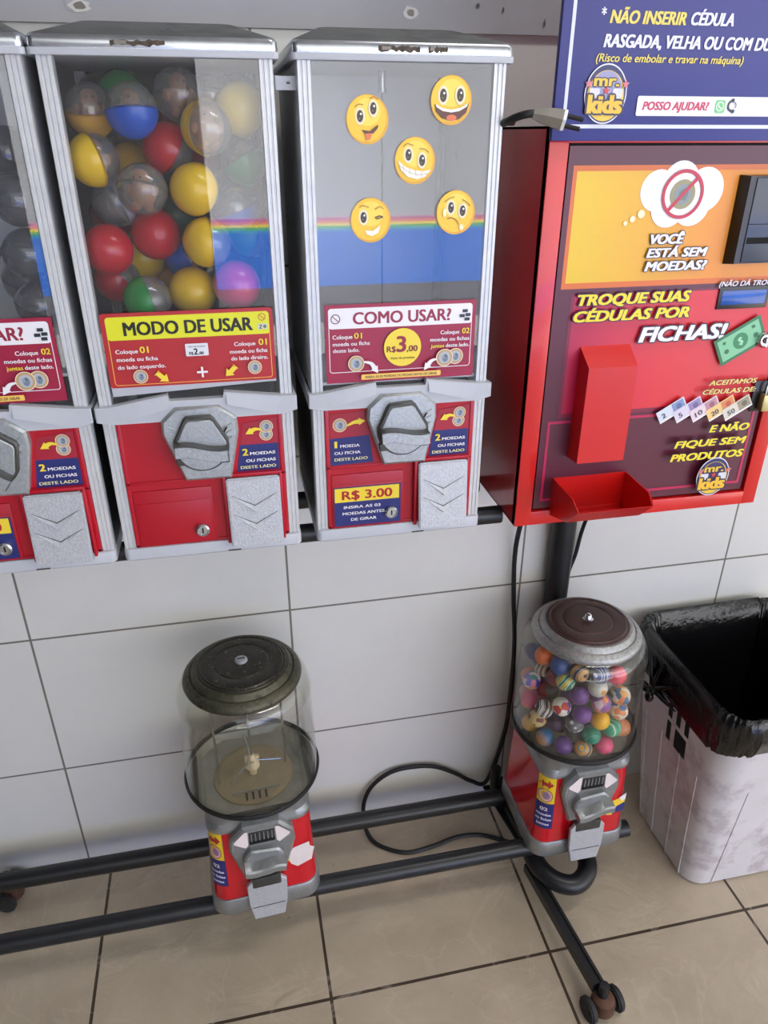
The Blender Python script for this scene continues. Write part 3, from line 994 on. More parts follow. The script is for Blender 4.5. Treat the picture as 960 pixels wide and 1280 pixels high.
def capsule_machine(name, label, cx, hopper_z, sticker, emojis, prices, turn, back_mat, side_mat):
    t = thing(name, label, 'vending machine', (cx, FY, BZ), 'tall capsule machines on the upper rails')
    b = MB()
    b.loft([rrz(-.1195, .1195, -.004, .245, .008, 0), rrz(-.1228, .1228, -.0055, .247, .008, .002), rrz(-.1228, .1228, -.0055, .247, .008, .017), rrz(-.1215, .1215, -.0045, .246, .008, .0185)], GREYP)
    b.box(.018, .036, -.0062, -.005, .0015, .0035, CASTD)
    b.obj('base_tray', t)
    for sx in (-1, 1):
        for back in (0, 1):
            p = post_mesh().obj('corner_post', t)
            p.location = (sx * .1135, .229 if back else 0.0, 0)
    # collar between hopper and coin box, with two raised wings
    c = MB()
    P = [(-.1265, .2055), (-.110, .2015), (.110, .2015), (.1265, .2065), (.1265, .2255), (.108, .2265), (.034, .2365), (.0325, .2285), (-.0350, .2285), (-.0365, .2365), (-.110, .2245), (-.1265, .2245)]
    c.prism(P, -.0085, .003, GREYP, bev=.0012)
    for s in (-1, 1):
        c.add([(s * .036, -.0086, .2340), (s * .108, -.0086, .2235), (s * .098, -.0086, .2035), (s * .037, -.0125, .2200)], [(0, 1, 3), (1, 2, 3), (0, 3, 2)], GREYP)
        c.box(.1225 if s > 0 else -.1265, .1265 if s > 0 else -.1225, -.008, .247, .2060, .2250, GREYP, .001)
    c.box(-.1265, .1265, .2465, .2495, .2060, .2250, GREYP, .001)
    c.obj('collar', t)
    # red coin box front
    r = MB()
    r.box(-.1055, .1055, .0035, .010, .0185, .2035, REDP)
    for x0, x1, z0, z1 in ((-.1055, -.1000, .0185, .2035), (.1000, .1055, .0185, .2035), (-.1055, .1055, .0185, .0225), (-.1055, .1055, .1125, .1165), (-.1055, .1055, .1985, .2030)):
        r.box(x0, x1, -.0018, .0045, z0, z1, REDP, .0008)
    r.box(-.1000, .1000, -.0002, .0045, .0225, .1985, REDP)
    r.obj('front_panel', t)
    cd = MB()
    cd.box(-.0995, .0045, -.0022, .001, .0205, .1030, REDP, .0012)
    cd.box(-.0965, .0015, -.0030, -.001, .0225, .0870 if prices else .0850, REDP, .0010)
    cd.obj('cash_door', t)
    sb = MB()
    for x in (-.1215, .1185):
        sb.box(x, x + .003, .012, .238, .0185, .206, DARKM)
    sb.box(-.118, .118, .2395, .2425, .0185, .206, DARKM)
    sb.obj('lower_case', t)
    # hopper
    bp = MB()
    bp.box(-.1180, .1180, .2390, .2420, .2245, .603, back_mat)
    bp.obj('back_panel', t)
    for x in (-.1215, .1185):
        s_ = MB()
        s_.box(x, x + .003, .012, .238, .2245, .603, side_mat)
        s_.obj('side_panel', t)
    hf = MB()
    hf.box(-.1180, .1180, .006, .2385, hopper_z - .004, hopper_z, back_mat)
    hf.obj('hopper_floor', t)
    gp = MB()
    gp.box(-.1060, .1060, .0010, .0040, .2265, .603, GLASS)
    gp.obj('front_pane', t, label='clear front pane')
    # lid
    lt = MB()
    lt.loft([rrz(-.1275, .1275, -.0068, .2510, .006, .6025), rrz(-.1280, .1280, -.0072, .2514, .006, .6040), rrz(-.1280, .1280, -.0072, .2514, .006, .6085), rrz(-.1275, .1275, -.0066, .2510, .006, .6090)], GREYP)
    lt.obj('lid_rim', t)
    ld = MB()
    ld.loft([rrz(-.1268, .1268, -.0062, .2505, .007, .6090), rrz(-.1272, .1272, -.0066, .2508, .007, .6110), rrz(-.1268, .1268, -.0062, .2505, .008, .6185), rrz(-.1250, .1250, -.0045, .249, .009, .6212)], CHROME, cap1=False)
    ld.loft([rrz(-.1250, .1250, -.0045, .249, .009, .6212), rrz(-.1235, .1235, -.0030, .2475, .009, .6222), rrz(-.0850, .0850, .085, .160, .012, .6425), rrz(-.0800, .0800, .090, .155, .012, .6432)], LIDTOP, cap0=False)
    ld.obj('lid', t)
    coin_plate(t, turn)
    flap_part(t)
    (como_sticker if sticker == 'como' else modo_sticker)(t)
    coin_sticker(t, 1, 2)
    if prices:
        coin_sticker(t, -1, 1)
        price_sticker(t)
    lock_part(t, -.0135, .0395, -.003)
    for e in emojis:
        emoji(t, *e)
    return t

m1 = capsule_machine('capsule_vending_machine', 'red and silver capsule machine with smoky clear capsules, cut off by the picture edge', -.8612, .268, 'como', [], True, .65, GALV, GALV)
m2 = capsule_machine('capsule_vending_machine', 'red and silver capsule machine packed with coloured capsules, yellow-headed sticker on its pane', -.6045, .293, 'modo', [], False, 0.0, DARKM, DARKM)  # dark back panel: the viewer's dark reflection put into its colour
m3 = capsule_machine('capsule_vending_machine', 'empty red and silver capsule machine with five smiley stickers on its pane', -.3360, .236, 'como', [(-.043, .545, 'tongue'), (.056, .565, 'laugh'), (.014, .502, 'grin'), (-.040, .437, 'wink'), (.067, .444, 'sad')], True, -.06, GALV, GALV)
TAR = (74, 62, 50)
def scuff(par, x0, x1, seed):
    r_ = random.Random(seed)
    d = Decal(at_front(-.0068))
    n = 14
    top = [(x0 + (x1 - x0) * i / n, .6165 + r_.uniform(-.0012, .0012)) for i in range(n + 1)]
    bot = [(x0 + (x1 - x0) * i / n, .6122 + r_.uniform(-.0018, .0014)) for i in range(n + 1)]
    d.mb.add([d.at(u, v, .0006) for u, v in top + bot], [(i, i + 1, n + 2 + i, n + 1 + i) for i in range(n)], mat('rusty_scuff_%d' % seed, TAR, rough=.7, var=.5, vscale=160))
    d.k = 3
    d.rect(x0 + (x1 - x0) * .08, .6128, x0 + (x1 - x0) * .30, .6162, (128, 122, 112))
    d.obj('rusty_scuff', par)
scuff(m2, -.045, .010, 3)
scuff(m3, -.031, .016, 5)
scuff(m3, .026, .048, 8)
rod = MB()
rod.tube([(.003, .14, .236), (.003, .14, .603)], .0013, STEEL, n=8)
rod.obj('agitator_rod', m3)
rod = MB()
rod.tube([(.003, .14, .582), (.003, .14, .603)], .0048, STEEL, n=14)
rod.lathe([(.0, .578), (.0055, .578), (.006, .580), (.006, .583), (.0, .583)], STEEL, c=(.003, .14, 0), n=16)
rod.obj('rod_sleeve', m3)
br = MB()
br.box(-.1445, -.1215, .0140, .0160, .5740, .5880, GREYP, .0005)
br.lathe([(0, -.001), (.002, -.0005), (.002, .001), (0, .0015)], CASTD, c=(-.130, .0135, .581), n=10)
br.obj('tie_bracket', m3)
# ------------------------------------------------------------------ the red banknote changer
CX0, CX1, CZ0, CZ1 = -.154, .262, .951, 1.499
ch = thing('banknote_changer', 'red steel banknote changer box mounted on the black post beside the empty capsule machine', 'changer machine', (0, 0, 0))
b = MB()
b.box(CX0, CX0 + .003, -.30, -.060, CZ0, CZ1, REDC_SHADE)
b.box(CX1 - .003, CX1, -.30, -.060, CZ0, CZ1, REDC)
b.box(CX0, CX1, -.063, -.060, CZ0, CZ1, REDC)
b.box(CX0, CX1, -.299, -.060, CZ1 - .003, CZ1, REDC)
b.box(CX0, CX1, -.299, -.060, CZ0, CZ0 + .003, REDC)
b.obj('cabinet_shell', ch)
b = MB()
b.box(CX0, CX0 + .0255, -.302, -.288, CZ0, CZ1, REDC, .0012)
b.box(CX1 - .0245, CX1, -.302, -.288, CZ0, CZ1, REDC, .0012)
b.box(CX0 + .024, CX1 - .023, -.302, -.288, CZ0, CZ0 + .0225, REDC, .0012)
b.box(CX0 + .024, CX1 - .023, -.302, -.288, CZ1 - .0185, CZ1, REDC, .0012)
b.obj('front_frame', ch)
DX0, DX1, DZ0, DZ1 = -.1245, .2345, .9765, 1.4775
b = MB()
b.box(DX0, DX1, -.2965, -.290, DZ0, DZ1, mat('maroon_door_paint', (92, 24, 44), rough=0.32), .001)
door = b.obj('front_panel', ch)
b = MB()
b.box(DX0 - .004, DX0 - .001, -.2955, -.2885, DZ0 - .002, DZ1 + .002, HOLE)
b.box(DX0, DX1, -.2955, -.2885, DZ1, DZ1 + .003, HOLE)
b.obj('door_gap', ch)

DY = -.2966
def shade_mat(name, c0, c1, axis, a, b_, rough=0.32):
    """Print that runs from one ink to another across the sheet."""
    m, nt, p = new_mat(name)
    N, L = nt.nodes, nt.links
    tc = N.new('ShaderNodeTexCoord')
    s = N.new('ShaderNodeSeparateXYZ')
    L.new(tc.outputs['Object'], s.inputs[0])
    r = N.new('ShaderNodeMapRange')
    r.inputs['From Min'].default_value = a
    r.inputs['From Max'].default_value = b_
    L.new(s.outputs[axis], r.inputs['Value'])
    mx = N.new('ShaderNodeMix')
    mx.data_type = 'RGBA'
    mx.inputs['A'].default_value = lin(c0)
    mx.inputs['B'].default_value = lin(c1)
    L.new(r.outputs['Result'], mx.inputs['Factor'])
    L.new(mx.outputs['Result'], p.inputs['Base Color'])
    p.inputs['Roughness'].default_value = rough
    return m
YELP = shade_mat('yellow_to_orange_print', (228, 188, 6), (228, 142, 22), 0, -.10, .10)
MAGP = shade_mat('magenta_to_red_print', (178, 16, 66), (214, 44, 52), 0, -.09, .05)
MAR = (88, 26, 46)
MAG = (184, 24, 78)
ORG = (216, 108, 30)
DK = (44, 30, 60)
d = Decal(lambda u, v, h: (u, DY - h, v))
d.rect(DX0, DZ0, DX1, DZ1, MAR)
d.rect(-.117, 1.305, DX1, 1.4555, ORG)
d.rect(-.1115, 1.3125, DX1, 1.4490, YELP)
d.rect(-.101, 1.122, DX1, 1.2985, (122, 20, 52))
d.rect(-.096, 1.128, DX1, 1.2960, MAGP)
d.frame(-.115, .9885, .2270, 1.1175, .0042, MAG)
# thought cloud with a crossed-out coin
for u, v, r in ((.004, 1.425, .0255), (.034, 1.4345, .0262), (.070, 1.4255, .0275), (.022, 1.4050, .0250), (.055, 1.4080, .0268), (.038, 1.420, .030)):
    d.disc(u, v, r, (240, 240, 244))
for u, v, r in ((-.016, 1.3975, .0050), (-.0275, 1.3915, .0038), (-.037, 1.3865, .0028)):
    d.disc(u, v, r, (250, 236, 190))
d.disc(.039, 1.4205, .0180, (150, 146, 104))
d.disc(.039, 1.4205, .0125, (134, 142, 146))
d.poly([(.033, 1.414), (.044, 1.413), (.047, 1.422), (.041, 1.428), (.034, 1.424)], (104, 122, 116))
d.ring(.039, 1.4205, .0300, .0044, (190, 34, 62), 40)
d.stroke([(.020, 1.4000), (.058, 1.4410)], .0046, (190, 34, 62))
TXT = dict(bold=.055, shear=.2, outline=DK, ow=.085)
W_ = (238, 236, 240)
d.text('VOCÊ', .0020, 1.3600, .0120, W_, w=.0505, **TXT)
d.text('ESTÁ SEM', -.0005, 1.3430, .0112, W_, w=.0910, **TXT)
d.text('MOEDAS?', -.0005, 1.3255, .0118, W_, w=.0935, **TXT)
d.text('(NÃO DÁ TROCO)', .1180, 1.3010, .0070, (232, 226, 232), w=.0960, bold=.03, shear=.22, outline=DK, ow=.04)
Y_ = (240, 214, 30)
d.text('TROQUE SUAS', -.0930, 1.2835, .0142, Y_, w=.1700, **TXT)
d.text('CÉDULAS POR', -.0965, 1.2615, .0142, Y_, w=.1760, **TXT)
d.text('FICHAS!', .0060, 1.2290, .0205, W_, w=.1390, **TXT)
# green banknote
def note(cx, cz, w, h, rot, c0, c1, txt, ts):
    cr, sr = math.cos(rot), math.sin(rot)
    q = lambda a, b_: (cx + a * cr - b_ * sr, cz + a * sr + b_ * cr)
    d.poly([q(-w / 2, -h / 2), q(w / 2, -h / 2), q(w / 2, h / 2), q(-w / 2, h / 2)], c0)
    return q
q = note(.1700, 1.2230, .0760, .0430, .50, (36, 108, 66), None, '$', 0)
note(.1700, 1.2230, .0670, .0340, .50, (122, 192, 146), None, '$', 0)
d.disc(*q(0, 0), .0120, (40, 128, 80))
d.text('$', q(-.0035, -.0055)[0], q(-.0035, -.0055)[1], .0115, (150, 212, 172), w=.0070, bold=.03, rot=.50)
for s in (-1, 1):
    d.disc(*q(s * .024, -.004), .0036, (36, 108, 66))
    d.disc(*q(s * .024, .010), .0024, (36, 108, 66))
for k, (a, txt, c0, c1, c2) in enumerate(((.079, '2', (206, 214, 226), (128, 146, 190), (92, 112, 158)), (.106, '5', (214, 206, 222), (150, 134, 180), (112, 96, 150)), (.133, '10', (222, 204, 212), (186, 138, 152), (150, 96, 116)), (.160, '20', (232, 196, 130), (214, 128, 78), (190, 80, 50)), (.187, '50', (212, 206, 192), (150, 140, 118), (110, 100, 84)))):
    cz = 1.1235 - .0006 * k
    q = note(a, cz, .0470, .0205, .53, c0, None, txt, 0)
    d.poly([q(-.0235, -.0102), q(.0235, -.0102), q(.0235, -.0078), q(-.0235, -.0078)], (236, 232, 232))
    d.poly([q(.002, -.0070), q(.0215, -.0070), q(.0215, .0085), q(.002, .0085)], c1)
    d.disc(*q(.0125, .0005), .0045, c2)
    d.text(txt, *q(-.017, -.0045), .0078, (60, 64, 84), w=.0062 * len(txt), bold=.02, rot=.53)
d.text('ACEITAMOS', .1300, 1.1595, .0072, (238, 214, 120), w=.0800, bold=.03, shear=.22, outline=DK, ow=.05)
d.text('CÉDULAS DE:', .1220, 1.1460, .0072, (238, 214, 120), w=.0890, bold=.03, shear=.22, outline=DK, ow=.05)
d.text('E NÃO', .2150, 1.0850, .0110, Y_, w=.0690, align='r', **TXT)
d.text('FIQUE SEM', .2150, 1.0630, .0110, Y_, w=.1240, align='r', **TXT)
d.text('PRODUTOS', .2150, 1.0410, .0118, Y_, w=.1270, align='r', **TXT)

def club_logo(d, u, v, s, bgc):
    """The round two-line emblem with stars."""
    d.disc(u, v, .0275 * s, (226, 226, 236), .0320 * s, 36)
    d.disc(u, v, .0262 * s, (40, 44, 100), .0305 * s, 36)
    d.disc(u, v - .002 * s, .0240 * s, (232, 196, 60), .0270 * s, 36)
    d.disc(u, v + .003 * s, .0205 * s, bgc, .0215 * s, 30)
    d.text('mr.', u - .0005 * s, v + .0085 * s, .0118 * s, (228, 190, 56), w=.034 * s, align='c', bold=.05, outline=(44, 40, 70), ow=.09)
    d.rrect(u - .0215 * s, v - .0045 * s, u - .0085 * s, v + .0060 * s, .002 * s, (214, 214, 226))
    d.rrect(u + .0085 * s, v - .0045 * s, u + .0215 * s, v + .0060 * s, .002 * s, (214, 214, 226))
    d.text('kids', u, v - .0200 * s, .0190 * s, (236, 186, 40), w=.046 * s, align='c', bold=.06, outline=(44, 40, 70), ow=.10)
    for a, b_, r, c in ((0, .0035, .0050, (204, 60, 60)), (-.0235, .0105, .0055, (214, 120, 130)), (.0240, .0105, .0055, (214, 120, 130))):
        d.poly([(u + a * s + r * s * (1 if i % 2 == 0 else .42) * math.sin(i * PI / 5), v + b_ * s + r * s * (1 if i % 2 == 0 else .42) * math.cos(i * PI / 5)) for i in range(10)], c)
club_logo(d, .1690, 1.0095, 1.02, (60, 44, 96))
d.obj('printed_artwork', door)

b = MB()
BZ0, BZ1 = 1.331, 1.443
FR = mat('black_acceptor_frame', (30, 26, 22), rough=0.3)
# bill acceptor: thick black bezel with a sloping left cheek, dark face and slot
b.loft([[(.1180, -.2965, BZ0), (.2600, -.2965, BZ0), (.2600, -.2965, BZ1), (.1180, -.2965, BZ1)], [(.1245, -.3130, BZ0 + .002), (.2560, -.3130, BZ0 + .002), (.2560, -.3130, BZ1 - .001), (.1245, -.3130, BZ1 - .001)]], FR)
acc = b.obj('bill_acceptor', ch)
b = MB()
b.box(.1340, .2540, -.3142, -.3125, 1.3345, 1.4405, mat('smoked_acceptor_face', (58, 66, 80), rough=0.25), .0015)
b.obj('face_plate', acc)
b = MB()
b.box(.1360, .2520, -.3146, -.3136, 1.3585, 1.3665, HOLE)
b.box(.1345, .2535, -.3145, -.3138, 1.3830, 1.3838, HOLE)
b.obj('bill_slot', acc)
b = MB()
b.box(.1215, .2015, -.3000, -.2960, 1.2690, 1.3000, FR, .001)
lcd = b.obj('display_frame', ch)
b = MB()
b.box(.1265, .1965, -.3005, -.2995, 1.2750, 1.2945, mat('blue_lcd_glass', (34, 84, 168), rough=0.15, var=.1, vscale=30), .0006)
b.obj('display_screen', lcd)
# slanted chute cover and the open token tray under it
b = MB()
x0, x1 = -.0785, -.0035
xf0, xf1 = -.0770, -.0035
b.add([(x0, -.2965, 1.0600), (x1, -.2965, 1.0600), (x1, -.2965, 1.2270), (x0, -.2965, 1.2270),
       (xf0, -.3285, 1.0610), (xf1, -.3285, 1.0610), (xf1, -.3285, 1.2030), (xf0, -.3285, 1.2030)],
      [(4, 5, 6, 7), (7, 6, 2, 3), (0, 4, 7, 3), (5, 1, 2, 6), (0, 1, 5, 4)], REDC)
b.obj('token_chute_cover', ch, smooth=20)
b = MB()
tx0, tx1 = -.0975, .0235
th = .0018
back = [(tx0, -.2970, 1.0265), (tx1, -.2970, 1.0265), (tx1, -.2970, .9760), (tx0, -.2970, .9760)]
O = dict(bl=(tx0, -.2970, 1.0265), br=(tx1, -.2970, 1.0265), ml=(tx0, -.3700, 1.0240), mr=(tx1, -.3700, 1.0240), fl=(tx0 + .002, -.3880, 1.0110), fr=(tx1 - .002, -.3880, 1.0110), nl=(tx0 + .002, -.3560, .9800), nr=(tx1 - .002, -.3560, .9800), kl=(tx0, -.2970, .9640), kr=(tx1, -.2970, .9640))
inn = {k: (v[0] + (th if k.endswith('l') else -th), min(v[1] + th, -.2985), v[2] + (0.0 if k[0] in 'bmf' else th)) for k, v in O.items()}
names = list(O)
vs = [O[k] for k in names] + [inn[k] for k in names]
I = {k: i for i, k in enumerate(names)}
J = {k: i + len(names) for i, k in enumerate(names)}
fs = [(I['fl'], I['fr'], I['nr'], I['nl']), (I['nl'], I['nr'], I['kr'], I['kl']), (I['bl'], I['ml'], I['fl'], I['nl'], I['kl']), (I['br'], I['kr'], I['nr'], I['fr'], I['mr']),
      (J['fl'], J['nl'], J['nr'], J['fr']), (J['nl'], J['kl'], J['kr'], J['nr']), (J['bl'], J['kl'], J['nl'], J['fl'], J['ml']), (J['br'], J['mr'], J['fr'], J['nr'], J['kr']), (J['bl'], J['br'], J['kr'], J['kl']),
      (I['bl'], J['bl'], J['ml'], I['ml']), (I['ml'], J['ml'], J['fl'], I['fl']), (I['fl'], J['fl'], J['fr'], I['fr']), (I['fr'], J['fr'], J['mr'], I['mr']), (I['mr'], J['mr'], J['br'], I['br']), (I['br'], J['br'], J['bl'], I['bl']), (I['bl'], I['br'], I['kr'], I['kl'])]
b.add(vs, fs, REDC)
b.obj('token_tray', ch, smooth=20)
# key lock, hasp and padlock on the right edge
def barrel(name, par, cx, cz, y, prof, m, n=28):
    q = MB()
    q.lathe(prof, m, n=n)
    for i, v in enumerate(q.v):
        q.v[i] = (cx + v[0], y - v[2], cz + v[1])
    return q.obj(name, par)
kl = barrel('key_lock', ch, .2075, 1.2230, -.2970, [(0, -.002), (.0115, -.002), (.0115, .010), (.0095, .013), (.0080, .0115), (0, .0115)], CHROME)
barrel('key_core', kl, .2075, 1.2230, -.3082, [(0, 0), (.0050, 0), (.0046, .002), (0, .002)], FR, 20)
q = MB()
q.box(.2066, .2084, -.3112, -.3095, 1.2195, 1.2265, STEEL)
q.obj('keyhole', kl)
q = MB()
q.box(.2110, .2400, -.3035, -.3015, 1.1120, 1.1600, FR, .001)
q.obj('hasp', ch)
pl = thing('padlock', 'small brass padlock with steel shackle on the red changer', 'padlock', (.2350, -.3105, 1.1150))
q = MB()
q.box(-.0130, .0130, -.0060, .0060, .0, .0260, mat('worn_brass', (190, 176, 120), rough=0.35, metal=0.7, var=.1), .002)
q.obj('body', pl)
q = MB()
q.tube([(-.008, 0, .024), (-.008, 0, .038), (-.005, 0, .045), (0, 0, .0475), (.005, 0, .045), (.008, 0, .038), (.008, 0, .024)], .0024, STEEL, n=10, smooth=5)
q.obj('shackle', pl)

# ------------------------------------------------------------------ the blue notice board above the changer
sg = thing('notice_board', 'blue notice board with yellow and white lettering fixed above the red changer', 'sign', (0, 0, 0))
BLUE = (30, 34, 122)
q = MB()
q.box(-.1565, .470, -.3115, -.3035, 1.4830, 1.830, mat('blue_notice_print', BLUE, rough=0.35), .0008)
q.obj('board', sg)
d = Decal(lambda u, v, h: (u, -.3115 - h, v))
d.frame(-.1450, 1.4965, .4580, 1.8200, .0042, (214, 218, 240))
LY, LW = (226, 206, 92), (222, 222, 240)
TX = dict(bold=.04, shear=.2)
d.text('*', -.1100, 1.6060, .0120, LW, w=.0060, bold=.02)
d.text('NÃO INSERIR', -.0990, 1.6035, .0125, LY, w=.0960, **TX)
d.text('CÉDULA', .0030, 1.6038, .0125, LW, w=.0560, **TX)
d.text('RASGADA, VELHA OU COM DUREX', -.1035, 1.5800, .0128, LW, w=.2480, **TX)
d.text('(Risco de embolar e travar na máquina)', -.1110, 1.5655, .0082, LY, w=.1920, bold=.02, shear=.2)
d.text('* SOMENTE CÉDULAS', -.1100, 1.6500, .0125, LW, w=.1700, **TX)
d.rrect(-.0515, 1.5100, .2400, 1.5312, .002, (226, 226, 236))
d.text('POSSO AJUDAR?', -.0440, 1.5165, .0088, (196, 40, 76), w=.0890, **TX)
d.rrect(.0535, 1.5135, .0670, 1.5275, .0025, (120, 200, 130))
d.ring(.0603, 1.5207, .0052, .0011, (238, 244, 240))
d.stroke([(.0578, 1.5228), (.0590, 1.5200), (.0625, 1.5185)], .0014, (238, 244, 240))
d.ring(.0768, 1.5215, .0068, .0024, (34, 36, 60), a0=1.7, a1=4.9)
d.disc(.0765, 1.5272, .0022, (34, 36, 60))
d.disc(.0785, 1.5155, .0022, (34, 36, 60))
d.ring(.0775, 1.5215, .0045, .0009, (34, 36, 60), a0=-.6, a1=1.2)
club_logo(d, -.0945, 1.5325, .98, (150, 150, 190))
d.obj('printed_lettering', sg)

# ------------------------------------------------------------------ mains plug lying on the changer's top corner
pg = thing('mains_plug', 'grey three-pin mains plug on a black cord lying on top of the red changer', 'plug', (0, 0, 0))
PG = mat('grey_plug_plastic', (146, 140, 128), rough=0.55, var=.08, vscale=60)
PW = mat('white_plug_face', (226, 226, 222), rough=0.45)
q = MB()
q.tube([(-.120, -.080, 1.5055), (-.165, -.160, 1.505), (-.205, -.250, 1.5025), (-.214, -.300, 1.5020), (-.206, -.322, 1.5080), (-.194, -.330, 1.5112), (-.180, -.330, 1.5105)], .0044, RUBBER, n=12, smooth=6)
q.obj('cord', pg)
def hexr(x, y, z, r, rz_):
    ax = Vector((.93, -.30, -.20)).normalized()
    s = ax.cross(Vector((0, 0, 1))).normalized()
    u = s.cross(ax).normalized()
    o = Vector((x, y, z))
    return [o + s * (r * c_) + u * (rz_ * s_) for c_, s_ in ((1, .0), (.62, .62), (-.62, .62), (-1, 0), (-.62, -.62), (.62, -.62))], ax
q = MB()
rings = []
for (x, y, z, r, h) in ((-.189, -.3285, 1.5112, .0075, .0080), (-.181, -.3300, 1.5102, .0115, .0120), (-.170, -.3345, 1.5078, .0145, .0150), (-.158, -.3390, 1.5050, .0165, .0172)):
    rings.append(hexr(x, y, z, r, h)[0])
q.loft(rings, PG)
q.obj('plug_body', pg)
q = MB()
q.loft([hexr(-.158, -.3391, 1.5050, .0168, .0178)[0], hexr(-.1545, -.3402, 1.5042, .0163, .0172)[0]], PW)
fc = q.obj('plug_face', pg)
ax = hexr(0, 0, 0, 1, 1)[1]
for s, zz, m in ((0.0065, .0045, RUBBER), (-.0065, -.0045, RUBBER)):
    q = MB()
    sd = ax.cross(Vector((0, 0, 1))).normalized()
    uu = sd.cross(ax).normalized()
    o = Vector((-.1548, -.3401, 1.5043)) + sd * s * .6 + uu * zz * 1.1
    q.tube([o, o + ax * .020], .0027, m, n=10)
    q.obj('pin', pg)
q = MB()
o = Vector((-.1545, -.3403, 1.5042)) - uu * .0015 - sd * .002
q.tube([o, o + ax * .002], .0024, CASTD, n=10)
q.obj('earth_hole', pg)

# ------------------------------------------------------------------ cables
q = MB()
q.tube([(-.024, -.095, .950), (-.024, -.050, .86), (-.026, -.020, .74), (-.018, -.0145, .62), (-.006, -.0145, .50), (-.002, -.0155, .36), (-.010, -.016, .22), (-.045, -.022, .09), (-.085, -.024, .10), (-.125, -.020, .130), (-.175, -.016, .158), (-.225, -.013, .166), (-.280, -.012, .160), (-.325, -.013, .128), (-.347, -.016, .080), (-.350, -.032, .030), (-.340, -.062, .0075), (-.312, -.092, .0055), (-.264, -.114, .0055), (-.204, -.110, .0055), (-.140, -.097, .0055), (-.085, -.102, .0055), (-.040, -.126, .0055), (-.015, -.140, .0055)], .0050, RUBBER, n=10, smooth=6)
cable = q.obj('power_cable')
tag(cable, 'black power cable hanging from the changer and looping on the tiles by the wall', 'cable')
q = MB()
q.tube([(.124, -.075, .950), (.124, -.050, .88), (.121, -.025, .80), (.119, -.012, .75), (.115, -.0085, .70), (.104, -.0085, .655), (.101, -.0085, .60), (.104, -.0085, .40), (.112, -.0085, .15), (.114, -.0085, .006)], .0042, RUBBER, n=10, smooth=6)
c2 = q.obj('thin_cable')
tag(c2, 'thin black cable running down behind the black post under the changer', 'cable')
# ------------------------------------------------------------------ the two small globe machines on the lower rails
LIDOLD = mat('blackened_lid', (58, 54, 46), rough=0.35, metal=0.5, var=0.25, vscale=60, dirt=(150, 148, 138), dirt_scale=140, dirt_at=0.60)
LIDBR = mat('brown_stained_lid', (78, 58, 54), rough=0.4, metal=0.4, var=0.2, vscale=30, dirt=(40, 30, 30), dirt_scale=30, dirt_at=0.6)
LIDRIM = mat('hammered_silver_lid_rim', (158, 158, 156), rough=0.4, metal=0.7, var=0.2, vscale=170, bump=0.5, bscale=420, dirt=(80, 76, 70), dirt_scale=120, dirt_at=0.64)
LIDRIMD = mat('tarnished_lid_rim', (84, 82, 66), rough=0.42, metal=0.6, var=0.25, vscale=150, bump=0.5, bscale=420, dirt=(52, 48, 40), dirt_scale=60, dirt_at=0.55)
CASTS = mat('satin_cast_base', (150, 152, 152), rough=0.38, metal=0.6, var=0.08, vscale=80, bump=0.12, bscale=350)
TRAYM = mat('scuffed_grey_tray', (146, 144, 136), rough=0.3, metal=0.3, var=0.2, vscale=25)
WHEELM = mat('yellowed_dispensing_wheel', (146, 130, 100), rough=0.3, var=0.25, vscale=22)
HUBM = mat('cream_hub_plastic', (214, 196, 160), rough=0.5)
PAPER = mat('worn_white_label', (226, 214, 212), rough=0.6, var=.05, vscale=50)

def sq_to_round(h, r, R, t, z, n=12):
    """Ring between a rounded square (half h, corner r) at t=0 and a circle (radius R) at t=1."""
    a = rr(-h, h, -h, h, r, n)
    out = []
    for x, y in a:
        l = math.hypot(x, y)
        out.append((x * (1 - t) + x / l * R * t, y * (1 - t) + y / l * R * t, z))
    return out

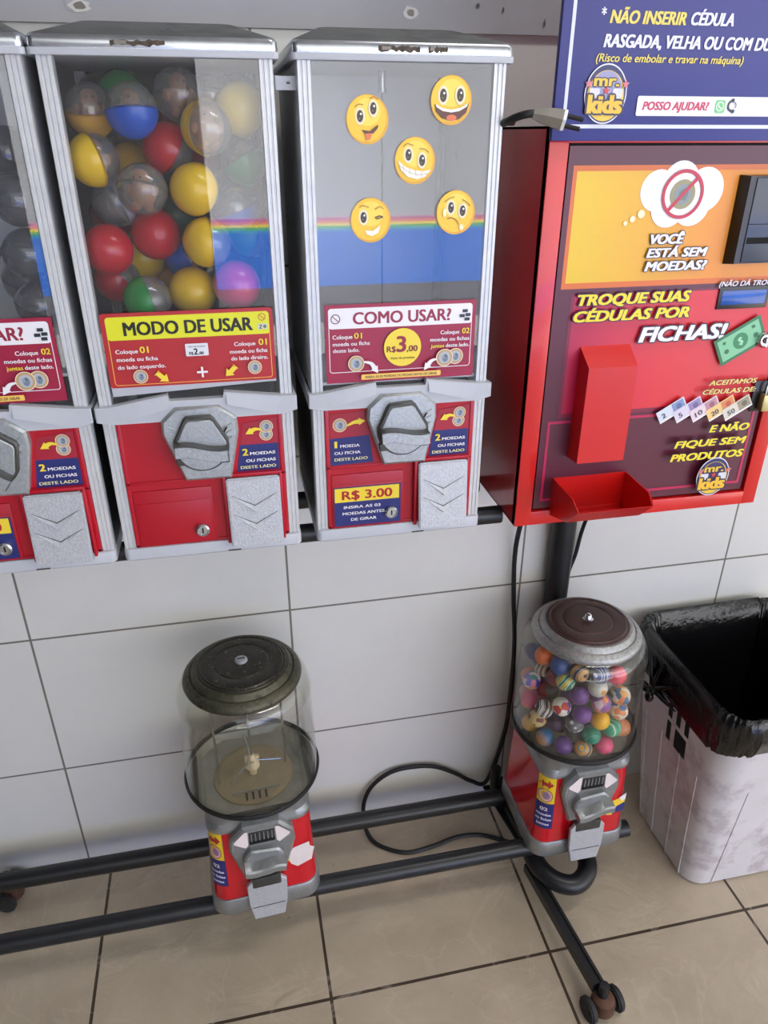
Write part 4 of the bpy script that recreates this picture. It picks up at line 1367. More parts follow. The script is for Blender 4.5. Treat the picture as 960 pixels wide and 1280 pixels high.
def globe_machine(name, label, loc, rz, lid_top, lid_rim, full, grip_turn):
    t = thing(name, label, 'gumball machine', loc, 'small globe machines on the lower rails', rz)
    q = MB()
    n = 12
    q.loft([rrz(-.1050, .1050, -.1050, .1050, .033, 0, n), rrz(-.1065, .1065, -.1065, .1065, .034, .003, n), rrz(-.1055, .1055, -.1055, .1055, .034, .036, n), rrz(-.1035, .1035, -.1035, .1035, .033, .0395, n)], CASTS)
    q.obj('base', t)
    q = MB()
    q.loft([rrz(-.1015, .1015, -.1015, .1015, .032, .0390, n), rrz(-.0945, .0945, -.0945, .0945, .030, .2200, n)], REDM)
    q.obj('body', t)
    q = MB()
    q.loft([rrz(-.0962, .0962, -.0962, .0962, .031, .2130, n), rrz(-.0975, .0975, -.0975, .0975, .031, .2150, n), rrz(-.0975, .0975, -.0975, .0975, .031, .2240, n), sq_to_round(.0980, .031, .105, .35, .2330, n), sq_to_round(.0990, .031, .116, .75, .2480, n), sq_to_round(.1, .031, .1225, 1, .2620, n), sq_to_round(.1, .031, .1250, 1, .2690, n)], CASTS, cap1=False)
    q.obj('collar', t)
    q = MB()
    q.lathe([(.1235, .2665), (.1272, .2685), (.1280, .2725), (.1265, .2765), (.1235, .2770), (.1225, .2720)], RUBBER, n=64, closed=True)
    q.obj('rubber_ring', t)
    q = MB()
    prof = [(.1240, .2690), (.1225, .34), (.1200, .43), (.1196, .456), (.1204, .459), (.1190, .463), (.1165, .477), (.1110, .488), (.1030, .4935), (.0960, .4945)]
    q.lathe(prof + [(r - .0025, z - .002) for r, z in prof[::-1]], GLOBE, n=72, closed=True)
    q.obj('globe', t, label='clear plastic globe')
    q = MB()
    q.lathe([(.1215, .2685), (.1205, .2660), (.114, .2590), (.111, .2550), (.096, .2530), (.0935, .2510), (.080, .2500), (.0775, .2490), (.0, .2490)], TRAYM, n=56, cap0=False)
    q.obj('product_tray', t)
    q = MB()
    q.lathe([(.0760, .2492), (.0755, .2515), (.0660, .2530), (.0640, .2520), (.0, .2525)], WHEELM, n=48)
    wh = q.obj('dispensing_wheel', t)
    q = MB()
    for k in range(4):
        q.box(-.020 + k * .012, -.016 + k * .012, -.066, -.048, .2526, .2534, HOLE)
    q.box(-.045, .045, -.046, -.0425, .2526, .2560, TRAYM, .0006)
    q.obj('outlet_slot', wh)
    if not full:
        q = MB()
        q.lathe([(0, .300), (.004, .2995), (.007, .296), (.0085, .286), (.013, .280), (.0145, .272), (.0085, .268), (.007, .2525), (0, .2525)], HUBM, n=20)
        for k in range(3):
            a = .5 + k * 2 * PI / 3
            q.box(.011 * math.cos(a) - .004, .011 * math.cos(a) + .004, .011 * math.sin(a) - .004, .011 * math.sin(a) + .004, .274, .290, HUBM, .0015)
        hb = q.obj('agitator_hub', t)
        for a, dz in ((3.75, -.012), (-.05, .0), (1.75, .022)):
            q = MB()
            q.tube([(.010 * math.cos(a), .010 * math.sin(a), .284), (.055 * math.cos(a), .055 * math.sin(a), .278 + dz)], .0016, STEEL, n=8)
            q.obj('wire_arm', hb)
    for x, y in () if full else ((0, 0), (-.064, -.012), (.064, .012)):
        q = MB()
        q.tube([(x, y, .252), (x, y, .500)], .0022, STEEL, n=8)
        q.obj('tie_rod', t)
    q = MB()
    q.lathe([(.096, .4880), (.1035, .4905), (.1050, .4955), (.1035, .5005), (.0985, .5065), (.0930, .5085), (.0905, .5075), (.0880, .5125), (.0835, .5175), (.0790, .5180)], lid_rim, n=72)
    lid = q.obj('lid', t)
    q = MB()
    q.lathe([(.0800, .5175), (.0775, .5195), (.0740, .5190), (.0715, .5210), (.0700, .5200), (.0500, .5225), (.0480, .5215), (.0460, .5230), (.0, .5240)], lid_top, n=72)
    q.obj('lid_plate', lid)
    q = MB()
    q.lathe([(.0115, .5225), (.0110, .5265), (.0085, .5285), (.0, .5290)] if not full else [(.0120, .5225), (.0080, .5255), (.0062, .5320), (.0035, .5345), (.0, .5350)], CHROME if full else CASTL, n=28)
    kn = q.obj('lid_lock', lid)
    if not full:
        q = MB()
        q.box(-.0065, .0065, -.0011, .0011, .5285, .5294, HOLE)
        q.obj('lock_slot', kn)
    # coin mechanism
    F = -.0975
    q = MB()
    P = [(-.034, .2345), (-.0585, .2085), (-.0610, .1800), (-.0395, .1020), (.0395, .1020), (.0610, .1800), (.0585, .2085), (.034, .2345)]
    q.prism(P[::-1], F - .0150, F + .012, CASTS, bev=.006)
    q.prism([(x * .86, .17 + (z - .17) * .84) for x, z in P][::-1], F - .0156, F - .012, CASTS, bev=.001)
    plate = q.obj('coin_plate', t)
    q = MB()
    q.box(-.0235, .0235, F - .0164, F - .0150, .1960, .2225, mat('dark_coin_recess', (62, 62, 62), rough=.5, metal=.4), .0004)
    for k in range(6):
        q.box(-.0200 + k * .0075, -.0180 + k * .0075, F - .0185, F - .0160, .2020, .2200, CASTS)
    q.box(-.0235, .0235, F - .0172, F - .0162, .1930, .2010, HOLE)
    q.obj('coin_recess', plate)
    for s in (-1, 1):
        d_ = Decal(lambda u, v, h: (u, F - .0164 - h, v))
        d_.poly([(s * .0250, .2270), (s * .0310, .2270), (s * .0520, .2050), (s * .0500, .2000), (s * .0310, .1860), (s * .0262, .1920)][::s], PAPER)
        d_.obj('paper_label', plate)
    kc = bpy.data.objects.new('turn_handle', None)
    COL.objects.link(kc)
    kc.parent = t
    kc.location = (0, F, .1545)
    kc.rotation_euler = (0, grip_turn, 0)
    q = MB()
    R = .0395
    pl_ = [(R * math.cos(a), R * math.sin(a)) for a in [i * 2 * PI / 36 for i in range(36)]]
    q.prism([(x, min(z, .031)) for x, z in pl_], -.0300, -.0140, CASTS, bev=.004)
    q.obj('handle_disc', kc)
    q = MB()
    m_ = 16
    xs = [(-R * .97 + 2 * R * .97 * i / m_) for i in range(m_ + 1)]
    wv = lambda x, o: o + .0045 * math.sin(x / R * 2.6)
    q.loft([[(x, -.0300, wv(x, -.0105)) for x in xs] + [(x, -.0300, wv(x, .0105)) for x in xs[::-1]],
            [(x * .98, -.0480, wv(x, -.0095)) for x in xs] + [(x * .98, -.0480, wv(x, .0075)) for x in xs[::-1]],
            [(x * .96, -.0510, wv(x, -.0070)) for x in xs] + [(x * .96, -.0510, wv(x, .0045)) for x in xs[::-1]]], CASTS)
    q.obj('grip', kc)
    q = MB()
    q.box(-.0275, .0275, F - .026, F + .002, .0820, .1080, CASTD, .003)
    q.box(-.0350, -.0275, F - .010, F + .004, .0700, .1040, REDM, .002)
    q.box(.0275, .0350, F - .010, F + .004, .0700, .1040, REDM, .002)
    q.obj('chute', t)
    q = MB()
    P = [(-.0260, .052), (-.0375, .040), (-.0365, -.010), (-.0290, -.050), (.0290, -.050), (.0365, -.010), (.0375, .040), (.0260, .052)]
    q.prism(P[::-1], -.0040, .0030, CASTL, bev=.0018)
    q.box(-.0310, .0310, -.0046, -.0036, -.0185, -.0170, CASTD)
    fl = q.obj('prize_flap', t)
    fl.location = (0, F - .0235, .0500)
    fl.rotation_euler = (-.06, 0, 0)
    return t

def wrap(zmid, h=.0965):
    """Surface running round the body's near corner; u is the way along from the flat front, negative towards the side."""
    r = .031
    def at(u, v, lift):
        k = (v - .039) / .181
        hh = .1015 + (.0945 - .1015) * k
        s = hh - r
        if u >= -s:
            return (u, -hh - lift, v)
        a = (-s - u) / r
        if a <= PI / 2:
            return (-s - (r + lift) * math.sin(a), -s - (r + lift) * math.cos(a), v)
        e = (a - PI / 2) * r
        return (-hh - lift, -s + e, v)
    return at
def small_sticker(par, u0, u1, v0, v1):
    d = Decal(wrap(0))
    n = 8
    vm = v0 + (v1 - v0) * .50
    d.rect(u0 - .001, v0 - .001, u1 + .001, v1 + .001, (52, 30, 60), n)
    d.rect(u0, vm, u1, v1, (234, 196, 40), n)
    d.rect(u0, v0, u1, vm, (40, 40, 112), n)
    um, w_ = (u0 + u1) / 2, u1 - u0
    z = vm + (v1 - v0) * .36
    RD = (166, 40, 40)
    d.rect(um - w_ * .16, z - .0045, um + w_ * .16, z + .0045, RD, 3)
    d.poly([(um - w_ * .40, z - .002), (um - w_ * .14, z - .011), (um - w_ * .14, z + .010)], RD)
    d.poly([(um + w_ * .40, z + .001), (um + w_ * .12, z + .012), (um + w_ * .12, z - .010)], RD)
    zc = vm + (v1 - v0) * .15
    d.disc(um, zc, w_ * .40, (150, 96, 70), .017)
    d.disc(um, zc, w_ * .36, (222, 176, 164), .0150)
    d.disc(um + w_ * .06, zc, w_ * .20, (150, 116, 150), .0090)
    d.text('02', um, vm - .019, .0085, (236, 232, 220), w=w_ * .42, align='c', bold=.03)
    for i, s in enumerate(('moedas', 'ou fichas', 'juntas')):
        d.text(s, um, vm - .032 - i * .0125, .0062, (230, 230, 240), w=w_ * (.78, .86, .66)[i], align='c', bold=.035)
    return d.obj('coin_sticker', par)

g1 = globe_machine('globe_vending_machine', 'small red globe vending machine, its clear globe empty and its lid blackened', (-.590, -.172, .1385), .055, LIDOLD, LIDRIMD, False, .10)
g2 = globe_machine('globe_vending_machine', 'small red globe vending machine full of bouncy balls under a brown lid', (.0670, -.179, .1385), 0.0, LIDBR, LIDRIM, True, -.12)
small_sticker(g1, -.1060, -.0720, .0780, .2120)
small_sticker(g2, -.1080, -.0690, .0780, .2120)
d = Decal(lambda u, v, h: (u, -.1015 + (v - .039) / .181 * .0070 - h, v))
d.poly([(.0405, .118), (.0470, .1270), (.0550, .134), (.0500, .100)], (238, 206, 96))
d.poly([(.0470, .1240), (.0560, .1400), (.0870, .1480), (.0880, .1370), (.0960, .1320), (.0900, .1010), (.0620, .0890), (.0500, .0990)][::-1], PAPER)
d.obj('torn_label', g1, label='torn white label')
d = Decal(lambda u, v, h: (u, -.1015 + (v - .039) / .181 * .0070 - h, v))
d.poly([(.0470, .112), (.0600, .124), (.0900, .136), (.0900, .100), (.0640, .0860), (.0520, .0880)][::-1], (238, 200, 60))
d.poly([(.0640, .0870), (.0720, .1080), (.0905, .1180), (.0905, .0960)][::-1], (44, 46, 116))
d.poly([(.0760, .1320), (.0905, .1420), (.0905, .1250), (.0830, .1220)][::-1], (230, 224, 226))
d.obj('torn_label', g2, label='torn yellow and navy label')
# ------------------------------------------------------------------ waste bin and its black bag
BIN_RZ = 0.0
BINM = mat('scuffed_white_bin_plastic', (214, 210, 212), rough=0.45, var=0.05, vscale=10, dirt=(186, 178, 182), dirt_scale=11, dirt_at=0.50)
bn = thing('waste_bin', 'scuffed white plastic waste bin standing on the floor beside the small globe machine with balls', 'bin', (.455, -.205, 0), None, BIN_RZ)
HT = .525
def bring(k, z, off=0.0, n=8):
    hx = (.132 + .048 * k) + off
    hy = (.122 + .058 * k) + off
    r = max(.045 + .012 * k + off, .01)
    return rrz(-hx, hx, -hy, hy, r, z, n)
q = MB()
q.loft([bring(0, .0, -.008), bring(0, .006), bring(.25, HT * .25), bring(.5, HT * .5), bring(.75, HT * .75), bring(1, HT), bring(1, HT + .003, -.003), bring(1, HT, -.006), bring(.5, HT * .5, -.006), bring(.02, .012, -.006)], BINM)
q.obj('shell', bn)
for side in ('x', 'y'):
    for u in ((-.085, -.030, .030, .085) if side == 'x' else (-.075, .075)):
        rb = MB()
        k1 = .62
        for k0, k2 in ((.01, k1),):
            pts = []
            for k in (k0, k2):
                hx, hy = .132 + .048 * k, .122 + .058 * k
                pts.append((-hx - .0004, u * (1 + .25 * k), HT * k) if side == 'x' else (u * (1 + .25 * k), -hy - .0004, HT * k))
            rb.tube(pts, .0014, BINM, n=8)
        rb.obj('rib', bn)
for r_, (za, zb) in enumerate(((.385, .440), (.322, .372))):
    for j in range(3):
        if r_ == 1 and j == 2:
            continue
        s = MB()
        y0 = .020 - j * .030 - (0 if r_ == 0 else 0)
        w_ = .014 if not (r_ == 1 and j == 1) else .040
        vs = []
        for z in (za, zb):
            k = z / HT
            hx = .132 + .048 * k
            vs.append((z, -hx))
        s.add([(vs[0][1] - .0008, y0 - w_, vs[0][0]), (vs[0][1] - .0008, y0, vs[0][0]), (vs[1][1] - .0008, y0, vs[1][0]), (vs[1][1] - .0008, y0 - w_, vs[1][0]),
               (vs[0][1] + .004, y0 - w_, vs[0][0]), (vs[0][1] + .004, y0, vs[0][0]), (vs[1][1] + .004, y0, vs[1][0]), (vs[1][1] + .004, y0 - w_, vs[1][0])],
              [(0, 1, 2, 3), (4, 7, 6, 5), (0, 4, 5, 1), (1, 5, 6, 2), (2, 6, 7, 3), (3, 7, 4, 0)], HOLE)
        s.obj('grip_hole', bn)

BAG = mat('glossy_black_bin_bag', (14, 14, 16), rough=0.2, bump=0.9, bscale=60)
lb = thing('bin_liner', 'glossy black bag lining the white waste bin, its hem knotted over the rim', 'bin bag', (.455, -.205, 0), None, BIN_RZ)
rnd = random.Random(11)
q = MB()
N_ = 40
def liner(k, z, off, amp, seed, slope=0.0):
    base = bring(k, z, off, N_)
    n = len(base)
    rr_ = random.Random(seed)
    ph = [rr_.uniform(0, 2 * PI) for _ in range(5)]
    fr = (7, 13, 23, 37, 55)
    out = []
    for i, (x, y, zz) in enumerate(base):
        a = 2 * PI * i / n
        w_ = sum(math.sin(a * f_ + p) / (1 + j * .25) for j, (f_, p) in enumerate(zip(fr, ph)))
        l = math.hypot(x, y)
        out.append((x + x / l * amp * w_, y + y / l * amp * w_, zz + amp * .9 * math.sin(a * 19 + ph[0]) + amp * .7 * math.sin(a * 31 + ph[1]) + slope * math.cos(a - 2.4)))
    return out
q.loft([liner(.82, HT - .085, .0065, .0012, 1, -.016), liner(.87, HT - .062, .0095, .0022, 2, -.010), liner(.93, HT - .036, .0105, .0028, 3, -.004), liner(.98, HT - .012, .0100, .0020, 4), liner(1, HT + .008, .0060, .0014, 5), liner(1, HT + .014, -.0010, .0016, 6), liner(1, HT + .006, -.012, .0020, 7), liner(.95, HT - .03, -.020, .0030, 8), liner(.85, HT - .09, -.024, .0040, 9), liner(.6, HT - .22, -.024, .004, 10), liner(.35, HT - .36, -.026, .003, 11), liner(.25, .10, -.030, .003, 12), liner(.2, .08, -.060, .003, 13)], BAG, cap0=False)
q.obj('bag', lb, smooth=60)
q = MB()
KX, KY, KZ = -.192, .055, HT - .095
q.ball((KX, KY, KZ), .013, BAG, 3, (1, 1.1, .9))
q.ball((KX - .010, KY + .016, KZ - .004), .012, BAG, 3, (.8, 1.5, .8))
q.ball((KX - .010, KY - .006, KZ - .014), .011, BAG, 3, (.8, 1.0, 1.2))
for dy, dz in ((-.055, .050), (.030, .062), (-.010, .072), (-.085, .012)):
    q.tube([(KX + .004, KY, KZ), (KX - .001 + .02 * dz, KY + dy * .5, KZ + dz * .5), (KX - .002 + .10 * dz, KY + dy, KZ + dz)], [.009, .006, .0015], BAG, n=8, smooth=4)
q.obj('knot', lb, smooth=60)
CAP_AT = [(-0.6907, -0.2186, 1.5141), (-0.6583, -0.1707, 1.5307), (-0.6409, -0.2642, 1.5132), (-0.5891, -0.2239, 1.5307), (-0.5509, -0.1775, 1.5307), (-0.5183, -0.1270, 1.5307), (-0.5183, -0.2266, 1.5164), (-0.5606, -0.2642, 1.4965), (-0.6080, -0.2312, 1.4742), (-0.6907, -0.2525, 1.4634), (-0.6650, -0.1188, 1.4802), (-0.6584, -0.1719, 1.4526), (-0.6405, -0.2642, 1.4321), (-0.5805, -0.2642, 1.4317), (-0.5702, -0.1297, 1.4547), (-0.6772, -0.2162, 1.4166), (-0.6907, -0.1025, 1.4284), (-0.6341, -0.2357, 1.3796), (-0.6907, -0.2525, 1.3653), (-0.5728, -0.2642, 1.3721), (-0.5351, -0.2326, 1.4082), (-0.5183, -0.2047, 1.4586), (-0.5236, -0.0967, 1.4733), (-0.5183, -0.1880, 1.3717), (-0.6604, -0.1618, 1.3431), (-0.6014, -0.1914, 1.3458), (-0.6907, -0.2096, 1.3232), (-0.6523, -0.2642, 1.3067), (-0.6367, -0.1173, 1.3101), (-0.5975, -0.2399, 1.3105), (-0.5420, -0.2641, 1.3205), (-0.6907, -0.1611, 1.3960), (-0.6106, -0.1560, 1.3935), (-0.5598, -0.1798, 1.4230), (-0.6108, -0.1421, 1.5075), (-0.5183, -0.1386, 1.4092), (-0.5783, -0.1428, 1.3192), (-0.6907, -0.0989, 1.5307)]
BALL_AT = [(-0.0290, -0.1673, 0.5178), (-0.0287, -0.1652, 0.4663), (-0.0211, -0.2189, 0.4881), (-0.0005, -0.2483, 0.5152), (-0.0003, -0.2484, 0.5781), (0.0230, -0.2651, 0.5540), (0.0321, -0.2692, 0.5091), (0.0651, -0.2757, 0.5346), (0.0687, -0.2757, 0.4928), (0.1012, -0.2695, 0.4621), (0.1097, -0.2658, 0.5377), (0.1116, -0.2648, 0.5003), (0.0871, -0.2736, 0.5974), (0.0528, -0.2747, 0.5747), (0.0375, -0.2342, 0.5694), (-0.0042, -0.1997, 0.5153), (-0.0104, -0.1775, 0.5547), (-0.0266, -0.2031, 0.6065), (-0.0202, -0.1372, 0.5646), (-0.0190, -0.1348, 0.5021), (-0.0258, -0.2062, 0.4533), (-0.0295, -0.1853, 0.4225), (-0.0162, -0.2283, 0.4225), (0.0097, -0.2569, 0.4225), (0.0554, -0.2750, 0.4579), (0.0436, -0.2728, 0.4225), (0.0875, -0.2735, 0.4237), (0.1459, -0.2349, 0.4225), (0.0091, -0.2186, 0.4483), (0.0283, -0.2554, 0.4746), (-0.0022, -0.2137, 0.5601), (-0.0008, -0.1442, 0.5335), (-0.0105, -0.2368, 0.6065), (0.0171, -0.2618, 0.6065), (0.0523, -0.2746, 0.6065), (0.0642, -0.2444, 0.5936), (-0.0061, -0.1157, 0.4225), (-0.0172, -0.1314, 0.4550), (-0.0247, -0.1482, 0.4225), (0.0880, -0.2383, 0.5506), (0.0382, -0.2411, 0.4414), (0.0304, -0.2158, 0.5079), (0.0800, -0.2290, 0.4739), (0.0136, -0.1787, 0.4482), (0.0188, -0.1380, 0.4622), (0.0698, -0.2290, 0.4251), (0.1119, -0.2105, 0.4592), (0.0596, -0.2289, 0.5281), (0.0323, -0.2005, 0.5542), (0.0941, -0.2206, 0.5832), (0.0138, -0.1516, 0.4966), (0.0128, -0.1485, 0.4261), (0.0295, -0.2008, 0.4225), (0.1189, -0.2091, 0.4225), (0.0399, -0.2185, 0.4719)]
# ------------------------------------------------------------------ capsules in the tall machines
CR = .0293
PCOL = {}
def plastic(c):
    if c not in PCOL:
        PCOL[c] = mat('capsule_plastic_%d_%d_%d' % c, c, rough=0.22, spec=.5, coat=.2)
    return PCOL[c]
def half_mesh(name, m, thick=.0012):
    b = MB()
    pr = []
    K = 9
    for i in range(K):
        a = PI / 2 * i / (K - 1)
        pr.append((CR * math.cos(a), CR * math.sin(a)))
    pr[-1] = (0.0, CR)
    ins = [((CR - thick) * math.cos(PI / 2 * i / (K - 1)), (CR - thick) * math.sin(PI / 2 * i / (K - 1))) for i in range(K)][::-1]
    ins[0] = (0.0, CR - thick)
    b.lathe(pr, m, n=32)
    b.f.pop()
    b.m.pop()
    b.lathe(ins, m, n=32)
    b.f.pop()
    b.m.pop()
    # flat rim joining both skins
    n = 32
    tot = len(pr) * n
    base2 = tot + (len(ins) - 1) * n
    for i in range(n):
        j = (i + 1) % n
        b.f.append([i, j, base2 + j, base2 + i])
        b.m.append(0)
    b.lathe([(CR - .0004, -.0012), (CR + .0005, -.0008), (CR + .0005, .0008), (CR - .0004, .0012)], m, n=32, closed=True)
    return b.mesh(name, 40)
HALF = {}
def half(c):
    if c not in HALF:
        m = CAPC if c == 'clear' else CAPS if c == 'smoky' else plastic(c)
        HALF[c] = half_mesh('capsule_half', m)
    return HALF[c]
def toy_mesh(c):
    m = mat('toy_plastic_%d_%d_%d' % c, c, rough=0.45)
    b = MB()
    b.ball((0, 0, -.004), .0145, m, 3, (1.05, .95, 1))
    b.ball((0, -.002, .012), .0105, m, 3)
    for s in (-1, 1):
        b.ball((s * .0150, -.003, .0), .0052, m, 2, (1, 1, 1.3))
        b.ball((s * .0070, -.006, -.0170), .0058, m, 2)
        b.ball((s * .0038, -.0118, .0140), .0016, plastic((40, 30, 26)), 1)
    return b.mesh('toy', 60)
TOY = {}
def toy(c):
    if c not in TOY:
        TOY[c] = toy_mesh(c)
    return TOY[c]

def child(name, mesh, par):
    o = bpy.data.objects.new(name, mesh)
    COL.objects.link(o)
    o.parent = par
    return o

def capsule(pos, label, col, axis, toyc=None, other='clear', group='toy capsules in the middle capsule machine'):
    """Two half shells snapped together: the coloured one towards AXIS, the other away, with the toy inside."""
    t = thing('toy_capsule', label, 'capsule', pos, group)
    qt = Vector((0, 0, 1)).rotation_difference(Vector(axis).normalized())
    t.rotation_mode = 'QUATERNION'
    t.rotation_quaternion = qt
    child('shell_half', half(col), t)
    o = child('shell_half', half(other), t)
    o.rotation_euler = (PI, 0, 0)
    if toyc:
        k = child('toy', toy(toyc), t)
        k.rotation_mode = 'QUATERNION'
        k.rotation_quaternion = qt.inverted() @ Quaternion((0, 0, 1), pos[0] * 37 % 1.2 - .6)
    return t

Rd, Ye, Bl, Gr, RdRefl, Or = (196, 16, 40), (244, 200, 20), (20, 86, 196), (18, 138, 52), (204, 44, 110), (232, 160, 60)
MLK = (206, 206, 216)
TO, TB, TP = (222, 146, 84), (178, 112, 70), (236, 178, 120)
CAPSULES = [
    ('clear and amber capsule with an orange toy, top corner beside the smoky machine', (226, 170, 70), (0, .2, -1), TO),
    ('green capsule near the lid, above the half blue capsule', Gr, (0, -1, .1), None),
    ('half blue capsule, blue side down, brown toy under its clear top', Bl, (.05, -.15, -1), TB),
    ('clear capsule with an orange rim seen edge on, touching the lid', 'clear', (-1, -.4, .2), TO),
    ('clear capsule with a pinkish toy deep under the lid', 'clear', (0, .3, 1), TP),
    ('pink tinted capsule in the top corner beside the empty machine', (198, 120, 140), (0, -1, .3), None),
    ('yellow capsule high against the pillar next to the empty machine', (240, 204, 60), (.1, -1, .1), None),
    ('capsule whose clear side shows a peach toy face with two eyes', Ye, (-.75, .7, .1), TP),
    ('capsule split red and clear, under the peach toy face', Rd, (-1, -.55, .55), None),
    ('capsule split yellow and clear with an orange toy, against the outer pillar', Ye, (-1, -.45, -.25), TO),
    ('clear capsule with an orange brown toy, beside the red and clear capsule', 'clear', (0, .5, 1), TB),
    ('dark yellow capsule hidden behind the milky one', (214, 164, 40), (0, -1, .2), None),
    ('clear capsule with an orange toy in the middle of the pile', 'clear', (.2, .4, 1), TO),
    ('solid yellow capsule in the middle of the pile, a thin clear edge showing', Ye, (-.55, -1, .2), None),
    ('dark red capsule behind the peach toy face capsule', (150, 14, 36), (0, -1, .1), None),
    ('milky white capsule with a clear half, below the half yellow one', MLK, (.75, .25, .35), None),
    ('blue capsule deep against the outer pillar', (20, 60, 150), (0, -1, 0), None),
    ('bright red capsule in the middle, under the clear one with an orange toy', Rd, (0, -1, .15), None),
    ('bright red capsule by the outer pillar, lower down', Rd, (.1, -1, .1), None),
    ('capsule split yellow and clear upright, below the solid yellow middle one', Ye, (-1, -.25, .05), None),
    ('half blue capsule tilted, clear half up, beside the solid yellow middle one', Bl, (.35, .15, -1), None),
    ('half green capsule against the pillar beside the empty machine', Gr, (.5, -.35, -1), TP),
    ('clear capsule with a pale toy behind the half green one', 'clear', (0, .4, 1), TP),
    ('green and clear capsule low by the pillar beside the empty machine', Gr, (-1, -.3, .35), None),
    ('capsule split clear and yellow, tucked under the middle red one', Ye, (1, -.45, -.15), None),
    ('blue and clear capsule with an orange toy, low in the pile', Bl, (-1, -.1, -.3), TO),
    ('red capsule with a clear half, bottom corner by the outer pillar', Rd, (-.8, -.45, -.75), None),
    ('green capsule with a clear half, lying right on the sticker edge', Gr, (-1, -.3, -.2), None),
    ('orange yellow capsule far back at the bottom', (226, 150, 40), (0, -1, 0), None),
    ('solid yellow capsule at the bottom, just above the yellow sticker header', Ye, (.05, -1, .1), None),
    ('red capsule tinted magenta by a reflection, at the bottom beside the solid yellow one', RdRefl, (-.2, -1, .1), None),  # red capsule; the pane's reflection is put into its magenta colour
    ('dark red capsule behind the milky one, near the outer pillar', (140, 12, 34), (0, -1, 0), None),
    ('dark green capsule deep behind the middle red one', (20, 78, 50), (0, -1, 0), None),
    ('clear capsule with a brown toy behind the half blue tilted one', 'clear', (0, .5, 1), TB),
    ('dark red capsule deep behind the red and clear one', (140, 12, 34), (.2, -1, .3), None),
    ('red capsule deep behind the half blue tilted one', (170, 24, 44), (.2, -1, .3), None),
    ('clear capsule with an amber toy behind the solid yellow bottom one', 'clear', (0, .5, 1), Or),
    ('empty clear capsule high in the corner behind the amber one', 'clear', (0, -.6, 1), None),
]
for pos, (lab, c, ax, ty) in zip(CAP_AT, CAPSULES):
    capsule(pos, lab, c, ax, ty)
SMOKY = [(-.7790, -.2620, 1.4230, 'smoky clear capsule, the higher one against the pane'), (-.7795, -.2620, 1.3640, 'smoky clear capsule, the lower one against the pane'), (-.8390, -.2600, 1.3720, 'smoky clear capsule cut by the picture edge'), (-.7900, -.2130, 1.4700, 'smoky clear capsule on top, set further back'), (-.8000, -.2080, 1.3250, 'smoky clear capsule at the bottom behind the sticker'), (-.7780, -.2600, 1.3050, 'smoky clear capsule at the bottom against the pane')]
for x, y, z, lab in SMOKY:
    capsule((x, y, z), lab + ' of the cut off machine', 'smoky', (.3, -.2, 1), None, 'smoky', 'smoky capsules in the cut off machine')

# ------------------------------------------------------------------ bouncy balls in the globe
BR_ = .0182
def ball_mat(name, kind, cols, scale=70.0):
    m, nt, p = new_mat('ball_' + name)
    N, L = nt.nodes, nt.links
    p.inputs['Roughness'].default_value = .35
    if kind == 'plain':
        p.inputs['Base Color'].default_value = lin(cols[0])
        return m
    tc = N.new('ShaderNodeTexCoord')
    rp = N.new('ShaderNodeValToRGB')
    rp.color_ramp.interpolation = 'CONSTANT' if kind != 'fade' else 'LINEAR'
    els = rp.color_ramp.elements
    while len(els) < len(cols):
        els.new(.5)
    for i, c in enumerate(cols):
        els[i].position = i / len(cols) if kind != 'fade' else i / max(1, len(cols) - 1)
        els[i].color = lin(c)
    if kind == 'patch':
        v = N.new('ShaderNodeTexVoronoi')
        v.inputs['Scale'].default_value = scale
        L.new(tc.outputs['Object'], v.inputs['Vector'])
        s = N.new('ShaderNodeSeparateColor')
        L.new(v.outputs['Color'], s.inputs[0])
        L.new(s.outputs[0], rp.inputs['Fac'])
    elif kind == 'spots':
        v = N.new('ShaderNodeTexVoronoi')
        v.inputs['Scale'].default_value = scale
        L.new(tc.outputs['Object'], v.inputs['Vector'])
        L.new(v.outputs['Distance'], rp.inputs['Fac'])
    elif kind == 'swirl':
        v = N.new('ShaderNodeTexWave')
        v.inputs['Scale'].default_value = scale
        v.inputs['Distortion'].default_value = 6.0
        v.inputs['Detail Scale'].default_value = .6
        L.new(tc.outputs['Object'], v.inputs['Vector'])
        L.new(v.outputs['Fac'], rp.inputs['Fac'])
    elif kind == 'fade':
        s = N.new('ShaderNodeSeparateXYZ')
        L.new(tc.outputs['Object'], s.inputs[0])
        r = N.new('ShaderNodeMapRange')
        r.inputs['From Min'].default_value = -BR_
        r.inputs['From Max'].default_value = BR_
        L.new(s.outputs[2], r.inputs['Value'])
        L.new(r.outputs['Result'], rp.inputs['Fac'])
    L.new(rp.outputs['Color'], p.inputs['Base Color'])
    return m
_b = MB()
bm = bmesh.new()
bmesh.ops.create_uvsphere(bm, u_segments=32, v_segments=20, radius=BR_)
_b.bm(bm, GREYP)
BALL_ME = _b.mesh('bouncy_ball', 60)
PUR, PNK, COR, TEA, DKP = (104, 58, 138), (228, 72, 126), (222, 54, 84), (28, 138, 116), (66, 44, 84)
